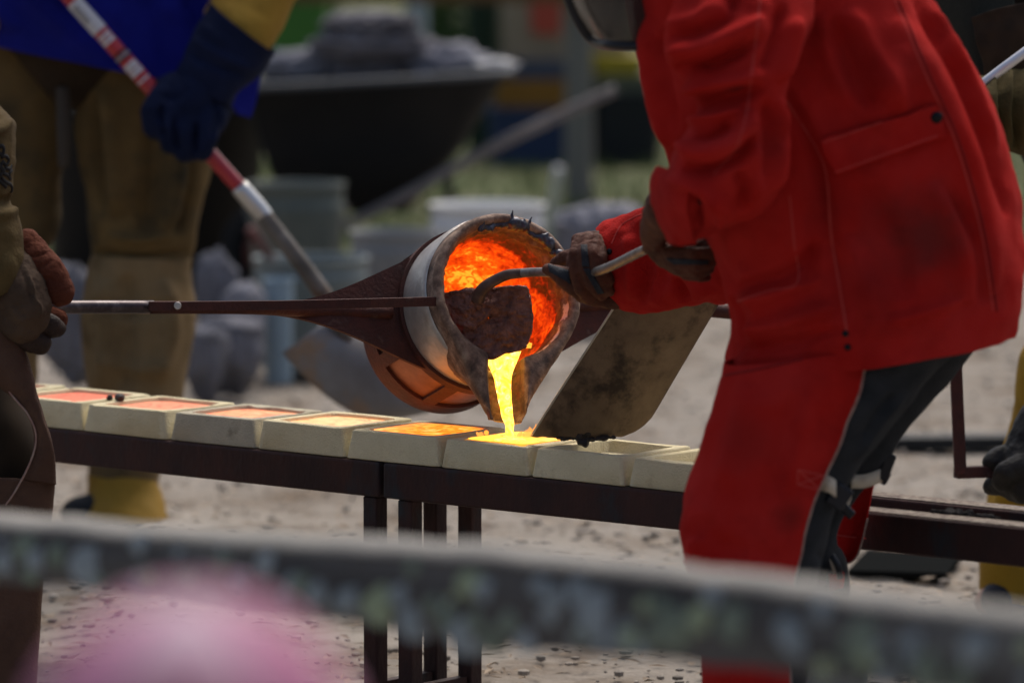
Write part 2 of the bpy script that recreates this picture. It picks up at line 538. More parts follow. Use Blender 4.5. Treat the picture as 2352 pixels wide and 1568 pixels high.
bench1 = thing('pouring_bench', 'dark rusty steel bench section under the glowing moulds', 'bench', 'two sections of the steel bench')
bench2 = thing('pouring_bench', 'dark rusty steel bench section under the empty moulds and behind the red legs', 'bench', 'two sections of the steel bench')
JT = bline(874)
RH, RW = 0.066, 0.058
def leg_at(x):
    lo, hi = -3.0, 4.0
    for _ in range(50):
        m = (lo + hi) / 2
        if PX(bp(m, .024, .35))[0] < x: lo = m
        else: hi = m
    return lo
for b, t0, t1 in ((bench1, bline(-260), JT - 0.005), (bench2, JT + 0.005, bline(2352) + 0.55)):
    for s in (0.0, 0.172):
        v, f = box(bp((t0 + t1) / 2, s + RW / 2, ZB - RH / 2), (t1 - t0) / 2, RW / 2, RH / 2, (BX, BY, BZ))
        bevel(mk('rail', v, f, M['bench'], b, False), 0.005)
    for t in (t0 + 0.05 if b is bench1 else leg_at(942), leg_at(862) if b is bench1 else t1 - 0.05):
        for s in (0.024, 0.172 + 0.024):
            v, f = box(bp(t, s, (ZB - RH) / 2), 0.0165, 0.0165, (ZB - RH) / 2 - .001, (BX, BY, BZ))
            bevel(mk('leg', v, f, M['bench'], b, False), 0.003)
        v, f = box(bp(t, 0.110, 0.03), 0.010, 0.066, 0.012, (BX, BY, BZ))
        mk('stretcher', v, f, M['bench'], b, False)
        v, f = box(bp(t, 0.115, ZB - RH + 0.02), 0.010, 0.056, 0.012, (BX, BY, BZ))
        mk('stretcher', v, f, M['bench'], b, False)
# sand dust lying on the bare rails (right-hand end) and bits of slag
tD = bline(1700)
for s in (0.004, 0.176):
    v, f = box(bp(tD + 0.75, s + 0.025, ZB + 0.001), 0.70, 0.024, 0.001, (BX, BY, BZ))
    mk('sand_dust', v, f, M['benchdust'], bench2, False)

# ------------------------------------------------------------------ sand moulds in a row
joints = [-12, 184, 382, 582, 788, 1004, 1213, 1433, 1660]
jt = [on_plane(x, 985 + (x - 120) * (1213 - 985) / 2232, ZB) for x in joints]
jt = [float((p - A0) @ BX) for p in jt]
jt = [jt[0] - 0.226] + jt
heatlook = [
    ('dull red', [(0.3, (1.0, .10, .045)), (0.6, (1.0, .16, .08)), (0.8, (.7, .06, .03))], .72, -0.008),
    ('coral red', [(0.3, (1.0, .13, .06)), (0.5, (1.0, .22, .11)), (0.68, (.95, .075, .035))], .74, -0.007),
    ('coral', [(0.3, (1.0, .17, .07)), (0.48, (1.0, .32, .16)), (0.7, (.95, .09, .04))], .80, -0.007),
    ('light orange', [(0.3, (1.0, .40, .19)), (0.5, (1.0, .30, .11)), (0.68, (1.0, .10, .035))], .95, -0.007),
    ('pale orange', [(0.3, (1.0, .46, .20)), (0.52, (1.0, .40, .14)), (0.7, (1.0, .12, .03))], 1.15, -0.006),
    ('yellow orange', [(0.30, (1.0, .46, .16)), (0.46, (1.0, .34, .03)), (0.56, (1.0, .13, .004)), (0.72, (1.0, .38, .06))], 1.2, -0.001),
    ('bright yellow', [(0.30, (1.0, .42, .03)), (0.5, (1.0, .46, .05)), (0.6, (1.0, .24, .01)), (0.75, (1.0, .58, .2))], 1.75, 0.001),
    None, None]
mould_labels = [
    'cream sand mould at the far end, mostly hidden behind the brown apron',
    'cream sand mould of dull coral metal beside the brown apron',
    'cream sand mould of coral metal with two dark slag beads at its corner',
    'greyish streaked sand mould of light orange metal',
    'cream sand mould of pale orange metal, fourth back from the pouring stream',
    'brim-full sand mould of streaky yellow orange metal next to the pouring stream',
    'sand mould being filled by the yellow stream of metal',
    'empty sand mould just below the tip of the brown steel plate',
    'empty sand mould half hidden behind the red legging']
mould_labels[4] = 'cream sand mould of pale orange metal, second back from the mould being filled'
MT = 0.053
def mould(i):
    t0, t1 = jt[i], jt[i + 1]
    L_, Wd = t1 - t0 - 0.004, 0.212
    tc = (t0 + t1) / 2; yaw = rng.uniform(-0.012, 0.012)
    ax = BX * math.cos(yaw) + BY * math.sin(yaw); ay = np.cross(BZ, ax)
    if ay @ BY < 0: ay = -ay
    org = bp(tc, 0.004 + Wd / 2 + rng.uniform(0, .004), ZB + 0.0015)
    th = MT + rng.uniform(-.002, .002)
    root = thing('sand_mould', mould_labels[i], 'mould', 'row of sand moulds on the bench')
    # outer with draft, cavity with rounded corners
    def ring(hx, hy, z, rad, n=40):
        P_ = []
        for k in range(n):
            a = 2 * math.pi * k / n
            ca, sa = math.cos(a), math.sin(a)
            e = rad
            x = hx * np.sign(ca) * abs(ca) ** e; y = hy * np.sign(sa) * abs(sa) ** e
            P_.append(org + ax * x + ay * y + BZ * z)
        return P_
    n = 96
    hx, hy = L_ / 2, Wd / 2
    d = 0.011
    cx, cy = hx - 0.030, hy - 0.026
    lev = heatlook[i][3] if heatlook[i] else None
    rings = [ring(hx - .0015, hy - .0015, 0, .07, n), ring(hx, hy, .0015, .07, n), ring(hx - d + .002, hy - d * .4, th - .0022, .07, n), ring(hx - d + .0008, hy - d * .4 - .001, th - .0006, .07, n),
             ring(hx - d - .001, hy - d * .4 - .003, th, .07, n), ring(cx + .001, cy + .001, th - .0003, .16, n), ring(cx, cy, th - .002, .16, n), ring(cx - .004, cy - .004, th - .020, .16, n), ring(cx - .006, cy - .006, th - .021, .16, n)]
    V = [p for r in rings for p in r]
    f = grid_faces(len(rings), n, True)
    V.append(org + BZ * (th - .021)); k = len(V) - 1; b = (len(rings) - 1) * n
    f += [(k, b + j, b + (j + 1) % n) for j in range(n)]
    o = mk('block', V, f, M['sand2'] if i == 3 else M['sand'], root)
    co, no = get_co(o)
    dd = np.array([noise.fractal(Vector(c * 40) + Vector((i * 3.1, 0, 0)), 1, 2, 3) for c in co])
    co = co + no * (dd * .0008)[:, None]
    for k_ in range(len(co)):       # knocked corners along the sandy edges
        zl = co[k_][2] - org[2]
        if zl > th - .004:
            ch = noise.noise(Vector(co[k_] * 33) + Vector((i * 5.0, 2, 0)))
            if ch > .22: co[k_] = co[k_] + (BZ * -.008 + (org - co[k_]) * np.array([1, 1, 0]) * .02) * (ch - .22)
    set_co(o, co)
    m = o.modifiers.new('e', 'EDGE_SPLIT'); m.split_angle = math.radians(50)
    if lev is not None:
        gm = glow('molten iron ' + heatlook[i][0], heatlook[i][1], 20, heatlook[i][2], 6, 2.2, stretch=(1, 1, 1))
        nr, nn = 10, 64
        V = []
        for q in range(nr):
            kq = q / (nr - 1)
            for p in ring((cx - .001) * kq + 1e-4, (cy - .001) * kq + 1e-4, th + lev + (.0015 * (1 - kq ** 6) if i in (5, 6) else 0), .3 + .7 * (1 - kq), nn):
                w = noise.noise(Vector(p * 25)) * .0008
                V.append(p + BZ * w)
        mk('molten_metal', V, grid_faces(nr, nn, True), gm, root)
    return root, org, ax, ay, th
moulds = [mould(i) for i in range(9)]

# slag beads on the corner of one mould, sitting on the sand
for k, (x, y, r) in enumerate(((252, 918, .006), (275, 921, .0095))):
    p = on_plane(x, y, ZB + .0015 + MT)
    v, f = ball(p + BZ * r * .7, (r * 1.1, r, r * .9), 14)
    o = mk('slag_bead', v, f, M['slag']); rough(o, .002, 120)
    tag(o, ('smaller' if k == 0 else 'larger') + ' of two dark slag beads lying on the sand moulds', 'slag', 'slag beads on the moulds')
p = on_plane(1117, 998, ZB + .0015 + MT)
v, f = ball(p + BZ * .004, .0045, 12)
tag(mk('iron_droplet', v, f, glow('droplet', [(0, (1, .25, .03)), (1, (1, .25, .03))], 1, 1.6)), 'small glowing orange droplet between the two brightest moulds', 'droplet')
# cold slag on the bare rail
parts_ = []
for k in range(9):
    q = bp(bline(2165) + rng.uniform(-.05, .08), 0.057 + rng.uniform(-.004, .02), ZB + .004)
    parts_.append(ball(q, (rng.uniform(.006, .014), rng.uniform(.006, .012), rng.uniform(.004, .009)), 10))
parts_.append(capsule(bp(bline(2100), .055, ZB + .003), bp(bline(2250), .062, ZB + .003), .005, .004))
o = fuse('slag_crust', parts_, .003, mat('dull black slag', (.016, .015, .015), (.035, .033, .033), 60, .95, spec=.03), smooth=2); rough(o, .003, 90)
tag(o, 'thin crust of black slag lying along the bare bench rail', 'slag')

# ------------------------------------------------------------------ pouring ladle
YM = 8.90
mc = W(1165, 668, YM)
a_im = np.array([165, 100, 366.0]); a_im /= np.linalg.norm(a_im)
AX = RT * a_im[0] + UP * a_im[1] - FWD * a_im[2]
HX = np.array([-AX[1], AX[0], 0]); HX /= np.linalg.norm(HX)
if HX[0] < 0: HX = -HX
UX = np.cross(AX, HX)
if UX[2] < 0: UX = -UX
def lp(x, u, s): return mc + HX * x + UX * u + AX * s
SPR = 0.15
def lr(x, u, s):
    """same, turned about the ladle axis so that -u is the spout direction"""
    c_, s_ = math.cos(SPR), math.sin(SPR)
    return lp(x * c_ + u * s_, u * c_ - x * s_, s)

ladle = thing('pouring_ladle', 'two-man pouring ladle tipped to pour glowing iron, with long rusty side handles', 'ladle')
NA = 200
TH = np.linspace(0, 2 * math.pi, NA, endpoint=False)     # angle from -u (spout) direction
RO, RI = 0.150, 0.126
def r_out(al):
    al = abs((al + math.pi) % (2 * math.pi) - math.pi)
    a1 = math.radians(56)
    p1 = np.array([RO * math.sin(a1), RO * math.cos(a1)]); p2 = np.array([0.025, 0.248])
    if al > a1: return RO
    # ray intersects line p1-p2, or tip edge
    d = np.array([math.sin(al), math.cos(al)])
    if al < math.atan2(p2[0], p2[1]): return p2[1] / d[1]
    e = p2 - p1
    k = np.cross(np.append(p1, 0), np.append(e, 0))[2] / np.cross(np.append(d, 0), np.append(e, 0))[2]
    return k
def r_in(al):
    al = abs((al + math.pi) % (2 * math.pi) - math.pi)
    hw = 0.036
    r = RI
    if al < math.pi / 2:
        rc = min(hw / max(math.sin(al), 1e-3) * (1 if al > .16 else .62 + .38 * al / .16), 0.246)
        # channel flares into bowl
        r = RI if rc < RI else max(RI, rc)
        k = 0.02
        if al > 0.27: r = RI + (r - RI) * max(0, 1 - (al - .27) / .12)
    return r
def sm(x, a, b):
    t = min(1, max(0, (x - a) / (b - a))); return t * t * (3 - 2 * t)
prof = []   # (s, blend inner 0/1 mix, kind)
prof += [('o', -0.150), ('o', -0.10), ('o', -0.06), ('o', -0.035), ('o', -0.016), ('o', -0.007)]
prof += [('m', 0.12, 0.001), ('m', 0.3, 0.007), ('m', 0.5, 0.009), ('m', 0.7, 0.007), ('m', 0.88, 0.001)]
prof += [('i', -d_) for d_ in (.004, .008, .012, .016, .020, .025, .030, .035, .040, .045, .050, .056, .062, .068, .075, .082, .09, .10, .11, .12, .135, .15, .17, .19, .21, .23, .25, .28)]
V, heat, pale = [], [], []
for pr in prof:
    for al in TH:
        ro, ri = r_out(al), r_in(al)
        al2 = abs((al + math.pi) % (2 * math.pi) - math.pi)
        if pr[0] == 'o':
            w = sm(pr[1], -0.13, -0.012)
            r = RO - .004 + (ro - RO) * w; s = pr[1]; h = 0
        elif pr[0] == 'm':
            r = ro * (1 - pr[1]) + ri * pr[1]; s = pr[2]; h = 0
            if al2 < .7: s -= .006 * (1 - al2 / .7) * pr[1]
            if al2 < .16: s -= .012 * (1 - (al2 / .16) ** 2)
        else:
            s = pr[1]
            w = sm(s, -0.075, -0.012)
            taper = 1 - 0.16 * (-s / 0.28) ** 1.5
            r = (RI + (ri - RI) * w) * taper
            h = sm(-s, 0.01, 0.075)
        nz = noise.fractal(Vector((math.cos(al) * r, math.sin(al) * r, s)) * 28, 1, 2, 4)
        nz2 = noise.fractal(Vector((math.cos(al) * r, math.sin(al) * r, s)) * 90 + Vector((4, 0, 0)), 1, 2, 3)
        k = 1.0 if pr[0] == 'i' else .45
        r2 = r + (.0032 * nz + .0012 * nz2) * k
        # crust of slag hangs inside the upper lip
        if pr[0] == 'i' and -.06 < s < -.01 and al2 > 1.2:
            r2 -= .010 * abs(nz) * math.sin((s + .06) / .05 * math.pi)
        x, u = math.sin(al) * r2, -math.cos(al) * r2
        V.append(lr(x, u, s + .0012 * nz * k))
        # temperature: a cold crust under the lip, hot wall deeper in, hottest by the metal
        up = (1 - math.cos(al)) / 2
        sx = math.sin(al)
        hh, pa = 0.0, 0.0
        if pr[0] == 'i':
            dep = -s
            cb = .014 + .088 * sm(up, .40, .80) + .062 * sm(sx, .2, .9) * (1 - up) + .016 * noise.noise(Vector((al * 2.2, 3, 0))) + .007 * noise.noise(Vector((al * 9, 5, dep * 60)))
            hot = sm(dep, cb, cb + .010)
            lvl = .69 - .06 * sm(sx, .3, .8) + .16 * sm(dep, .12, .20)
            crust = .20 + .20 * sm(dep, .03, .08) * (1 if up > .3 else .6)
            hh = hot * lvl + (1 - hot) * crust * sm(dep, .003, .012)
            hh = hh * sm(al2, .12, .6) + .26 * (1 - sm(al2, .12, .6))
            if .35 < al < 1.75: pa = sm(dep, .001, .006) * (1 - sm(dep, .022, .032)) * sm(al, .35, .6) * (1 - sm(al, 1.4, 1.75)); hh *= 1 - pa
        heat.append(hh); pale.append(pa)
f = grid_faces(len(prof), NA, True)
b = (len(prof) - 1) * NA
V.append(lp(0, 0, -.285)); heat.append(.85); pale.append(0.0)
f += [(len(V) - 1, b + i, b + (i + 1) % NA) for i in range(NA)]
lm = bpy.data.materials.new('crucible lining'); lm.use_nodes = True
N, L = nt(lm); B = N['Principled BSDF']
tc = N.new('ShaderNodeTexCoord')
n1 = N.new('ShaderNodeTexNoise'); n1.inputs['Scale'].default_value = 38; n1.inputs['Detail'].default_value = 9; n1.inputs['Roughness'].default_value = .68
L.new(tc.outputs['Object'], n1.inputs['Vector'])
cr = N.new('ShaderNodeValToRGB'); e = cr.color_ramp.elements
e[0].position, e[0].color = .34, (.055, .034, .026, 1); e[1].position, e[1].color = .66, (.36, .25, .18, 1)
q = e.new(.50); q.color = (.17, .105, .075, 1)
L.new(n1.outputs[0], cr.inputs[0])
pa_ = N.new('ShaderNodeAttribute'); pa_.attribute_name = 'pale'
pm = N.new('ShaderNodeMath'); pm.operation = 'MULTIPLY_ADD'; L.new(n1.outputs[0], pm.inputs[0]); pm.inputs[1].default_value = -3.5; pm.inputs[2].default_value = 1.9
pq = N.new('ShaderNodeMath'); pq.operation = 'ADD'; L.new(pm.outputs[0], pq.inputs[0]); L.new(pa_.outputs['Fac'], pq.inputs[1])
pr_ = N.new('ShaderNodeMapRange'); pr_.inputs[1].default_value = .95; pr_.inputs[2].default_value = 1.15; L.new(pq.outputs[0], pr_.inputs[0])
pg = N.new('ShaderNodeMath'); pg.operation = 'MULTIPLY'; L.new(pr_.outputs[0], pg.inputs[0]); L.new(pa_.outputs['Fac'], pg.inputs[1])
pmx = N.new('ShaderNodeMix'); pmx.data_type = 'RGBA'; L.new(pg.outputs[0], pmx.inputs[0]); L.new(cr.outputs[0], pmx.inputs[6]); pmx.inputs[7].default_value = (.78, .60, .58, 1)  # pale lining patch, with the pink of the glow put into its colour
hd = N.new('ShaderNodeAttribute'); hd.attribute_name = 'hotness'
hm = N.new('ShaderNodeMapRange'); hm.inputs[1].default_value = .10; hm.inputs[2].default_value = .45; L.new(hd.outputs['Fac'], hm.inputs[0])
hx2 = N.new('ShaderNodeMix'); hx2.data_type = 'RGBA'; L.new(hm.outputs[0], hx2.inputs[0]); L.new(pmx.outputs[2], hx2.inputs[6]); hx2.inputs[7].default_value = (.030, .010, .007, 1)
L.new(hx2.outputs[2], B.inputs['Base Color'])
B.inputs['Roughness'].default_value = .8
at = N.new('ShaderNodeAttribute'); at.attribute_name = 'hotness'
n2 = N.new('ShaderNodeTexNoise'); n2.inputs['Scale'].default_value = 85; n2.inputs['Detail'].default_value = 3; n2.inputs['Distortion'].default_value = .8
mp = N.new('ShaderNodeMapping'); mp.inputs['Rotation'].default_value = (0, .9, .3); mp.inputs['Scale'].default_value = (1, .6, 1)
L.new(tc.outputs['Object'], mp.inputs[0]); L.new(mp.outputs[0], n2.inputs['Vector'])
n3 = N.new('ShaderNodeTexNoise'); n3.inputs['Scale'].default_value = 20; n3.inputs['Detail'].default_value = 8
L.new(tc.outputs['Object'], n3.inputs['Vector'])
ad = N.new('ShaderNodeMath'); ad.operation = 'MULTIPLY_ADD'; L.new(n2.outputs[0], ad.inputs[0]); ad.inputs[1].default_value = .75; ad.inputs[2].default_value = -.375
ad3 = N.new('ShaderNodeMath'); ad3.operation = 'MULTIPLY_ADD'; L.new(n3.outputs[0], ad3.inputs[0]); ad3.inputs[1].default_value = .75; ad3.inputs[2].default_value = -.375
s1 = N.new('ShaderNodeMath'); s1.operation = 'ADD'; L.new(ad.outputs[0], s1.inputs[0]); L.new(ad3.outputs[0], s1.inputs[1])
mu = N.new('ShaderNodeMath'); mu.operation = 'MULTIPLY'; L.new(s1.outputs[0], mu.inputs[0])
gt = N.new('ShaderNodeMapRange'); L.new(at.outputs['Fac'], gt.inputs[0]); gt.inputs[1].default_value = .02; gt.inputs[2].default_value = .35
L.new(gt.outputs[0], mu.inputs[1])
s2 = N.new('ShaderNodeMath'); s2.operation = 'ADD'; L.new(at.outputs['Fac'], s2.inputs[0]); L.new(mu.outputs[0], s2.inputs[1])
hr = N.new('ShaderNodeValToRGB'); e = hr.color_ramp.elements
e[0].position, e[0].color = .22, (0, 0, 0, 1); e[1].position, e[1].color = 1.0, (1.2, .34, .02, 1)
for p_, c_ in ((.42, (.06, .0015, .0002)), (.58, (.33, .009, .0004)), (.72, (.62, .032, .001)), (.87, (.85, .085, .002))):
    q = e.new(p_); q.color = (*c_, 1)
L.new(s2.outputs[0], hr.inputs[0]); L.new(hr.outputs[0], B.inputs['Emission Color']); B.inputs['Emission Strength'].default_value = 1.0
bpn = N.new('ShaderNodeBump'); bpn.inputs['Strength'].default_value = .6; bpn.inputs['Distance'].default_value = .006
L.new(n1.outputs[0], bpn.inputs['Height']); L.new(bpn.outputs[0], B.inputs['Normal'])
lin = mk('lining', V, f, lm, ladle)
ca = lin.data.attributes.new('hotness', 'FLOAT', 'POINT'); ca.data.foreach_set('value', heat)
ca = lin.data.attributes.new('pale', 'FLOAT', 'POINT'); ca.data.foreach_set('value', pale)

def lathe_ladle(pr, name, m, n=96, spout=False):
    V = [lp(math.sin(t) * r, -math.cos(t) * r, s) for (r, s) in pr for t in np.linspace(0, 2 * math.pi, n, endpoint=False)]
    return mk(name, V, grid_faces(len(pr), n, True), m, ladle)
lathe_ladle([(.1460, -.31), (.1475, -.1605)], 'lower_shell', mat('glow tinted shell', (.26, .13, .085), (.17, .08, .055), 25, .55, .35))  # brown tint carries the orange glow reflected behind the cage
lathe_ladle([(.1475, -.16), (.1495, -.15), (.1515, -.12), (.152, -.075), (.152, -.045), (.1505, -.036), (.147, -.034)], 'steel_shell', M['shell'])
lathe_ladle([(.02, -.315), (.118, -.315), (.140, -.30), (.1462, -.29)], 'shell_floor', M['shell'])
def ring_bar(name, r0, r1, s0, s1, m):
    o = lathe_ladle([(r0, s0), (r1, s0), (r1, s1), (r0, s1), (r0, s0)], name, m)
    mod = o.modifiers.new('e', 'EDGE_SPLIT'); mod.split_angle = .7
    return o
ring_bar('band', .150, .1575, -.163, -.138, M['rust'])
ring_bar('base_ring', .128, .1535, -.335, -.318, M['rust'])
ring_bar('base_hoop', .1475, .1535, -.3179, -.285, M['rust'])
for k in range(8):
    t = math.radians(22 + 45 * k)
    ra = HX * math.sin(t) - UX * math.cos(t); ta = HX * math.cos(t) + UX * math.sin(t)
    c = mc + ra * .1505 + AX * (-.224)
    v, f = box(c, .013, .003, .0605, (ta, ra, AX))
    mk('cage_bar', v, f, M['rust'], ladle, False)

# side handles
bc = mc + AX * (-.150)
def hp(t, u=0, fwd_=0): return bc + HX * t + UX * u + AX * fwd_
LT = W(600, 707, hp(-.45)[1])[2] - hp(-.45)[2]
def lift(t): return BZ * (LT * max(0, -t - .12) / .33)
def gusset(sg):
    # flared plate between band and handle, its inner edge following the band
    n, mm = 28, 13
    V = []
    for off in (-.008, 0.0):
        for i in range(n):
            k = i / (n - 1)
            wv = .009 + .099 * (1 - k) ** 2.3
            for j in range(mm):
                u = wv * (2 * j / (mm - 1) - 1)
                x0 = math.sqrt(.156 ** 2 - u * u) if i == 0 else math.sqrt(.156 ** 2 - min(abs(u), .10) ** 2)
                xx = sg * (x0 * (1 - k) + (.156 + .30) * k)
                V.append(hp(xx, u, off) + lift(xx))
    q = n * mm
    Fq = []
    for i in range(n - 1):
        for j in range(mm - 1):
            a = i * mm + j
            Fq += [(a, a + 1, a + mm + 1, a + mm), (q + a, q + a + mm, q + a + mm + 1, q + a + 1)]
        a = i * mm; Fq.append((a, a + mm, q + a + mm, q + a))
        a = i * mm + mm - 1; Fq.append((a, q + a, q + a + mm, a + mm))
    for j in range(mm - 1):
        Fq.append((j, q + j, q + j + 1, j + 1)); a = (n - 1) * mm + j; Fq.append((a, a + 1, q + a + 1, q + a))
    mk('gusset', V, Fq, M['rust'], ladle, False)
gusset(-1); gusset(1)
LEFT_END = W(-40, 706, 8.50)
hl = [hp(-.17) + lift(-.17), hp(-.34) + lift(-.34), W(560, 707, 8.72), W(345, 706, 8.64)]
v, f = tube(hl, [.012, .0135, .0115, .0115], 16, 20); mk('handle_tube', v, f, M['rust'], ladle)
M['pipe'] = mat('dark worn pipe', (0.10, 0.085, 0.085), (0.055, 0.04, 0.045), 25, 0.38, 0.75, c3=(0.22, 0.20, 0.2), s3=22, t3=(0.5, 0.75))
v, f = tube([W(352, 705, 8.645), W(110, 705, 8.56), LEFT_END], .0118, 16, 12); mk('grip_pipe', v, f, M['pipe'], ladle)
# flat strap with rivet along the camera side of the left handle
def bar(pts, hw, ht, name, m):
    """flat bar: half height hw (vertical), half thickness ht"""
    pts = np.array(pts); T = np.gradient(pts, axis=0); V = []
    for p_, t in zip(pts, T):
        t = t / np.linalg.norm(t); nrm = np.cross(t, BZ); nrm /= np.linalg.norm(nrm); upv = np.cross(nrm, t)
        V += [p_ + upv * hw + nrm * ht, p_ - upv * hw + nrm * ht, p_ - upv * hw - nrm * ht, p_ + upv * hw - nrm * ht]
    Fq = grid_faces(len(pts), 4, True) + [(3, 2, 1, 0), tuple(len(V) - 4 + i for i in range(4))]
    return bevel(mk(name, V, Fq, m, ladle, False), .001)
nearc = mc - HX * .158 - AX * .010
xe = PX(nearc)
bar([W(342, 703, 8.620), W(420, 703, 8.645), W(640, 701, 8.700), W(850, 696, 8.745), W(1002, 692, nearc[1] - .004)], .0085, .0035, 'strap', M['rust'])
v, f = tube([W(408, 702, 8.640), W(408, 702, 8.630)], .0068, 16); bevel(mk('rivet', v, f, M['shell'], ladle, False), .0015)
# right handle and crank
RE = W(2196, 716, 9.36)
v, f = tube([hp(.17), hp(.34), RE + np.array([-.3, -.12, 0]), RE], [.012, .0135, .0125, .0125], 16, 20); mk('handle_tube', v, f, M['rust'], ladle)
bar2 = [W(2192, 716, 9.38), W(2196, 860, 9.38), W(2206, 1088, 9.38)]
def sqbar(pts, h, name, m):
    pts = np.array(pts); V = []
    T = np.gradient(pts, axis=0)
    for p_, t in zip(pts, T):
        t = t / np.linalg.norm(t); e1 = np.cross(t, np.array([0, 1.0, 0])); e1 /= np.linalg.norm(e1); e2 = np.cross(t, e1)
        V += [p_ + h * (e1 + e2), p_ + h * (-e1 + e2), p_ + h * (-e1 - e2), p_ + h * (e1 - e2)]
    Fq = grid_faces(len(pts), 4, True) + [(3, 2, 1, 0), tuple(len(V) - 4 + i for i in range(4))]
    return bevel(mk(name, V, Fq, m, ladle, False), .0015)
sqbar(bar2, .0115, 'crank_bar', M['rust'])
sqbar([W(2195, 1085, 9.381), W(2250, 1083, 9.40), W(2352, 1080, 9.43), W(2430, 1078, 9.46)], .011, 'crank_grip', M['rust'])

# molten pool inside the ladle, stream, flames
lev = -0.104
Hh = np.array([AX[0], AX[1], 0]); Hh /= np.linalg.norm(Hh)      # horizontal, towards the mouth
p0 = lp(0, lev, -.030)
V, nx, ny = [], 22, 30
for j in range(ny):
    t = .012 + .245 * j / (ny - 1)            # inward
    c = p0 - Hh * t
    rel = c - mc; u = rel @ UX; s = rel @ AX
    rr = RI * (1 - .16 * (max(0, -s) / .28) ** 1.5) - .002
    hw = math.sqrt(max(1e-6, rr * rr - u * u)) if abs(u) < rr else .012
    if s > -.03: hw = min(max(hw, .026), .05)
    hw *= .72 + .28 * min(1, j / 10)
    for i in range(nx):
        V.append(c + HX * hw * (2 * i / (nx - 1) - 1) + BZ * .0012 * noise.noise(Vector((i * .5, j * .4, 0))))
hot = glow('yellow molten iron', [(0.28, (1.0, .26, .008)), (0.42, (1.0, .42, .03)), (0.58, (1.0, .52, .09)), (0.75, (1.0, .7, .28))], 55, 2.2, 5, 1.6)
molten = thing('molten_iron', 'bright yellow molten iron running from the ladle spout into a mould', 'molten metal')
mk('pool', V, grid_faces(ny, nx, False), glow('orange molten iron', [(0.3, (1.0, .22, .010)), (0.55, (1.0, .34, .03)), (0.75, (1.0, .5, .09))], 45, 1.3, 5, 1.4), molten)
pool6 = moulds[6][1] + BZ * (moulds[6][4] + .001)
tipw = lp(0, -.232, -.012)
land = on_plane(1172, 1011, pool6[2])
st = [lr(-.002, -.086, -.050), lr(-.002, -.106, -.028), lr(-0.001, -.140, -.022), lr(0, -.175, -.017), lr(0, -.208, -.010), lr(.0, -.238, .001), lr(.002, -.252, .006)]
last = st[-1]
for k in (0.25, .5, .75, 1.0):
    q = last * (1 - k) + land * k
    q[2] = last[2] + (land[2] - last[2]) * (k ** 1.25)
    st.append(q)
rad = [.046, .041, .0225, .0150, .0118, .0102, .0094, .0088, .0083, .0080, .0095]
v, f = tube(st, rad, 20, 60, flat=(1.0, .75))
o = mk('stream', v, f, hot, molten)
rough(o, .0022, 45, 3, (1, 1, .35))
v, f = ball(land + BZ * .001, (.030, .030, .003), 20); mk('splash', v, f, hot, molten)
fm = bpy.data.materials.new('flame'); fm.use_nodes = True
N, L = nt(fm); N.remove(N['Principled BSDF'])
em = N.new('ShaderNodeEmission'); em.inputs[0].default_value = (1, .34, .06, 1); em.inputs[1].default_value = 1.1
tr = N.new('ShaderNodeBsdfTransparent'); mx = N.new('ShaderNodeMixShader')
lw = N.new('ShaderNodeLayerWeight'); lw.inputs[0].default_value = .35
iv = N.new('ShaderNodeMapRange'); iv.inputs[3].default_value = .62; iv.inputs[4].default_value = 0.0
L.new(lw.outputs['Facing'], iv.inputs[0]); L.new(iv.outputs[0], mx.inputs[0])
L.new(tr.outputs[0], mx.inputs[1]); L.new(em.outputs[0], mx.inputs[2]); L.new(mx.outputs[0], N['Material Output'].inputs[0])
fl = thing('flame', 'small orange flames licking up beside the steel plate tip', 'flame')
for x, y, h, w in ((1196, 1003, 12, 11), (1212, 1005, 26, 14), (1224, 1004, 32, 6), (1100, 1000, 6, 12), (1240, 1006, 9, 14)):
    b0 = on_plane(x, y, pool6[2])
    pts, rd = [], []
    for k in np.linspace(0, 1, 9):
        pts.append(b0 + BZ * (h / 1260 * k) + HX * (.004 * math.sin(k * 4 + x) * k) + np.array([.004 * k * k, 0, 0]))
        rd.append(max(w / 1260 * math.sin(math.pi * min(1, .25 + .75 * k)) * (1 - k * .35), 3e-4))
    v, f = tube(pts, rd, 12, 24); mk('tongue', v, f, fm, fl)

# frozen iron drips on the lip crown
parts_ = []
crown = thing('slag_crust', 'blue grey frozen iron drips on the top of the ladle rim', 'slag')
for k, (al, h, r) in enumerate(((169, .022, .0055), (165, .008, .011), (159, .010, .010), (154, .022, .0045), (138, .010, .009), (131, .006, .010), (193, .005, .004), (120, .007, .008))):
    t = math.radians(al)
    r0 = RI + .004
    base = lp(math.sin(t) * r0, -math.cos(t) * r0, .004)
    tip = lp(math.sin(t) * (r0 + h), -math.cos(t) * (r0 + h), .010)
    parts_.append(capsule(base, tip, r, r * .35)); parts_.append(ball(base, r * 1.15, 12))
for al in range(104, 200, 4):
    t = math.radians(al); r0 = RI - .001 + rng.uniform(-.004, .003)
    parts_.append(ball(lp(math.sin(t) * r0, -math.cos(t) * r0, -.003), rng.uniform(.004, .009), 10))
o = fuse('drips', parts_, .0022, mat('blue grey iron skin', (.045, .045, .055), (.10, .10, .12), 90, .35, .6), crown, smooth=3); rough(o, .0025, 70)

